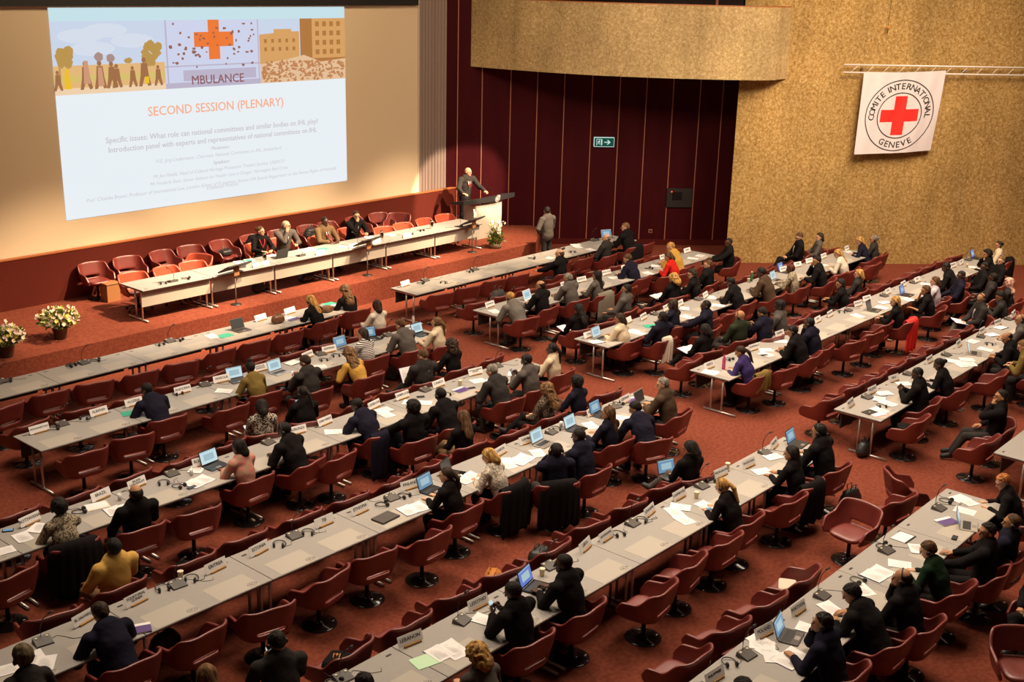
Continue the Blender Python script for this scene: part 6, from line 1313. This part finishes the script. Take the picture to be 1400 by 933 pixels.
bx = obj('box_frame', MB().box((0, .03, 0), (.82, .06, .60), bev=.006), M['plastic'], e); obj('box_window', MB().box((-.08, .062, .06), (.32, .006, .26)), M['blackg'], e); obj('red_light', MB().box((-.26, .064, .20), (.035, .008, .035)), M['led'], e)
T, _ = wallobj(889, 316, SW, 0); e = empty('wall_socket'); e.matrix_world = T; tag(e, 'small square socket low on the burgundy wall', 'socket'); obj('frame', MB().box((0, .01, 0), (.12, .02, .12), bev=.004), M['seam'], e); obj('socket', MB().box((0, .022, 0), (.07, .006, .07)), M['black'], e)
# truss and flag
SF = 48.25; x0, y0, zt0 = onS(1153, 99, SF); a0 = along(SF, x0)
e = empty('ladder_truss'); e.matrix_world = wallT(SF, a0, 0, zt0); tag(e, 'long white ladder truss fixed along the concrete wall', 'truss')
for z in (0, .215): obj('rail', MB().tube([(0, 0, z), (7.5, 0, z+.02)], .026, 8), M['truss'], e)
for k in range(16): obj('rung', MB().tube([(.22+.46*k, 0, .005), (.22+.46*k+.2, 0, .205)], .009, 6), M['truss'], e)
for x in (.6, 3.6, 6.6): obj('bracket', MB().box((x, -.13, .1), (.05, .26, .05)), M['steeld'], e)
def fdef(x, z):                              # hang of the cloth: x, z in 0..1 of its width and height
    return .035*math.sin(x*9+z*2)*z+.05*math.sin(x*4.2+1)*z*z+.012*math.sin(x*31+z*5)*(1-.4*z)+.06
FW_, FH_ = 2.40, 2.33
def fpt(x, z, off=0):                        # x, z in metres from the top left; the hem pulls in to the right and out to the left
    u_, v_ = x/FW_, z/FH_; sk = -.06*v_*(1-u_)-.13*v_*u_
    return ((x+sk), fdef(u_, v_)+off, -z+.02*math.sin(u_*PI)*(-1)+.10*u_-.10*v_*u_*-.3)
fx, fy, fz = onS(1180.5, 99, SF); e = empty('hanging_flag'); e.matrix_world = wallT(SF, along(SF, fx), 0, fz); tag(e, 'white flag with red cross in a lettered double ring hanging from the truss', 'flag')
b = MB(); n = 40; V = []; F = []
for j in range(n+1):
    for i in range(n+1): V.append(fpt(FW_*i/n, FH_*j/n))
for j in range(n):
    for i in range(n): a = j*(n+1)+i; F.append([a, a+1, a+n+2, a+n+1])
b.add(V, F, 0, True).add([(x, y-.006, z) for x, y, z in V], [f[::-1] for f in F], 0, True); cl_ = obj('cloth', b, M['flagw'], e)
CX, CZ = 1.22, 1.24
def decal(name, quads, m, sub=1):
    b_ = MB()
    for q in quads: b_.add([fpt(x, z, .006) for x, z in q], [list(range(len(q)))], 0, False)
    return obj(name, b_, m, cl_)
cr = []
def grid(x0_, x1_, z0_, z1_, k=8):
    for i in range(k):
        for j in range(k): xa, xb, za, zb = x0_+(x1_-x0_)*i/k, x0_+(x1_-x0_)*(i+1)/k, z0_+(z1_-z0_)*j/k, z0_+(z1_-z0_)*(j+1)/k; cr.append([(xa, za), (xa, zb), (xb, zb), (xb, za)])
t_ = .175; l_ = .56
grid(CX-l_, CX+l_, CZ-t_, CZ+t_); grid(CX-t_, CX+t_, CZ-l_, CZ-t_, 4); grid(CX-t_, CX+t_, CZ+t_, CZ+l_, 4); decal('red_cross', cr, M['flagr'])
for r0, nm in ((1.03, 'outer_ring'), (.665, 'inner_ring')):
    q = []
    for k in range(72):
        a, c_ = 2*PI*k/72, 2*PI*(k+1)/72; q.append([(CX+r0*math.cos(a), CZ+r0*math.sin(a)), (CX+(r0-.028)*math.cos(a), CZ+(r0-.028)*math.sin(a)), (CX+(r0-.028)*math.cos(c_), CZ+(r0-.028)*math.sin(c_)), (CX+r0*math.cos(c_), CZ+r0*math.sin(c_))])
    decal(nm, q, M['ink'])
def arc_text(s_, a_mid, rad, size, step, inward, name):
    b_ = MB(); wd = [(.55 if ch in 'I ' else 1.0) for ch in s_]; tot = sum(wd); acc = 0
    for ch, w in zip(s_, wd):
        p_ = acc+w/2-tot/2; acc += w
        if ch == ' ': continue
        me = text_mesh(ch, size, 0, key='b'); a = a_mid+(p_*step if not inward else -p_*step)
        for pl in me.polygons:
            pts = []
            for vi in pl.vertices:
                v = me.vertices[vi].co; rot = (a-PI/2) if not inward else (a+PI/2)
                # flag plane: x right, z down
                dx, dz = v.x, v.y
                X_ = CX+rad*math.cos(a)+(dx*math.cos(-0)*0); th = a
                if not inward: tx, tz, ux, uz = -math.sin(th), math.cos(th), math.cos(th), math.sin(th)
                else: tx, tz, ux, uz = math.sin(th), -math.cos(th), -math.cos(th), -math.sin(th)
                if not inward: px_ = CX+rad*math.cos(th)+dx*tx+dz*ux; pz_ = CZ+rad*math.sin(th)+dx*tz+dz*uz
                else: px_ = CX+rad*math.cos(th)+dx*tx+dz*ux; pz_ = CZ+rad*math.sin(th)+dx*tz+dz*uz
                pts.append(fpt(px_, pz_, .007))
            b_.add(pts, [list(range(len(pts)))])
    obj(name, b_, M['ink'], cl_)
arc_text('COMITE INTERNATIONAL', -PI/2, .835, .25, .188, False, 'upper_lettering')
arc_text('GENEVE', PI/2, .855, .25, .205, True, 'lower_lettering')
x_, y_, z_ = onS(1214, 38, 48.4); e = empty('hanging_cable', (x_, y_, z_)); tag(e, 'thin dark cable with orange tip hanging before the concrete wall', 'cable')
obj('wire', MB().tube([(0, 0, .03), (.03, -.03, 4)], .006, 5), M['cord'], e); obj('orange_plug', MB().lathe([(.03, -.02), (.035, .03), (.012, .06)], 10), M['orange'], e); obj('plug_pin', MB().tube([(0, 0, -.16), (0, 0, -.02)], .012, 6), M['cord'], e)
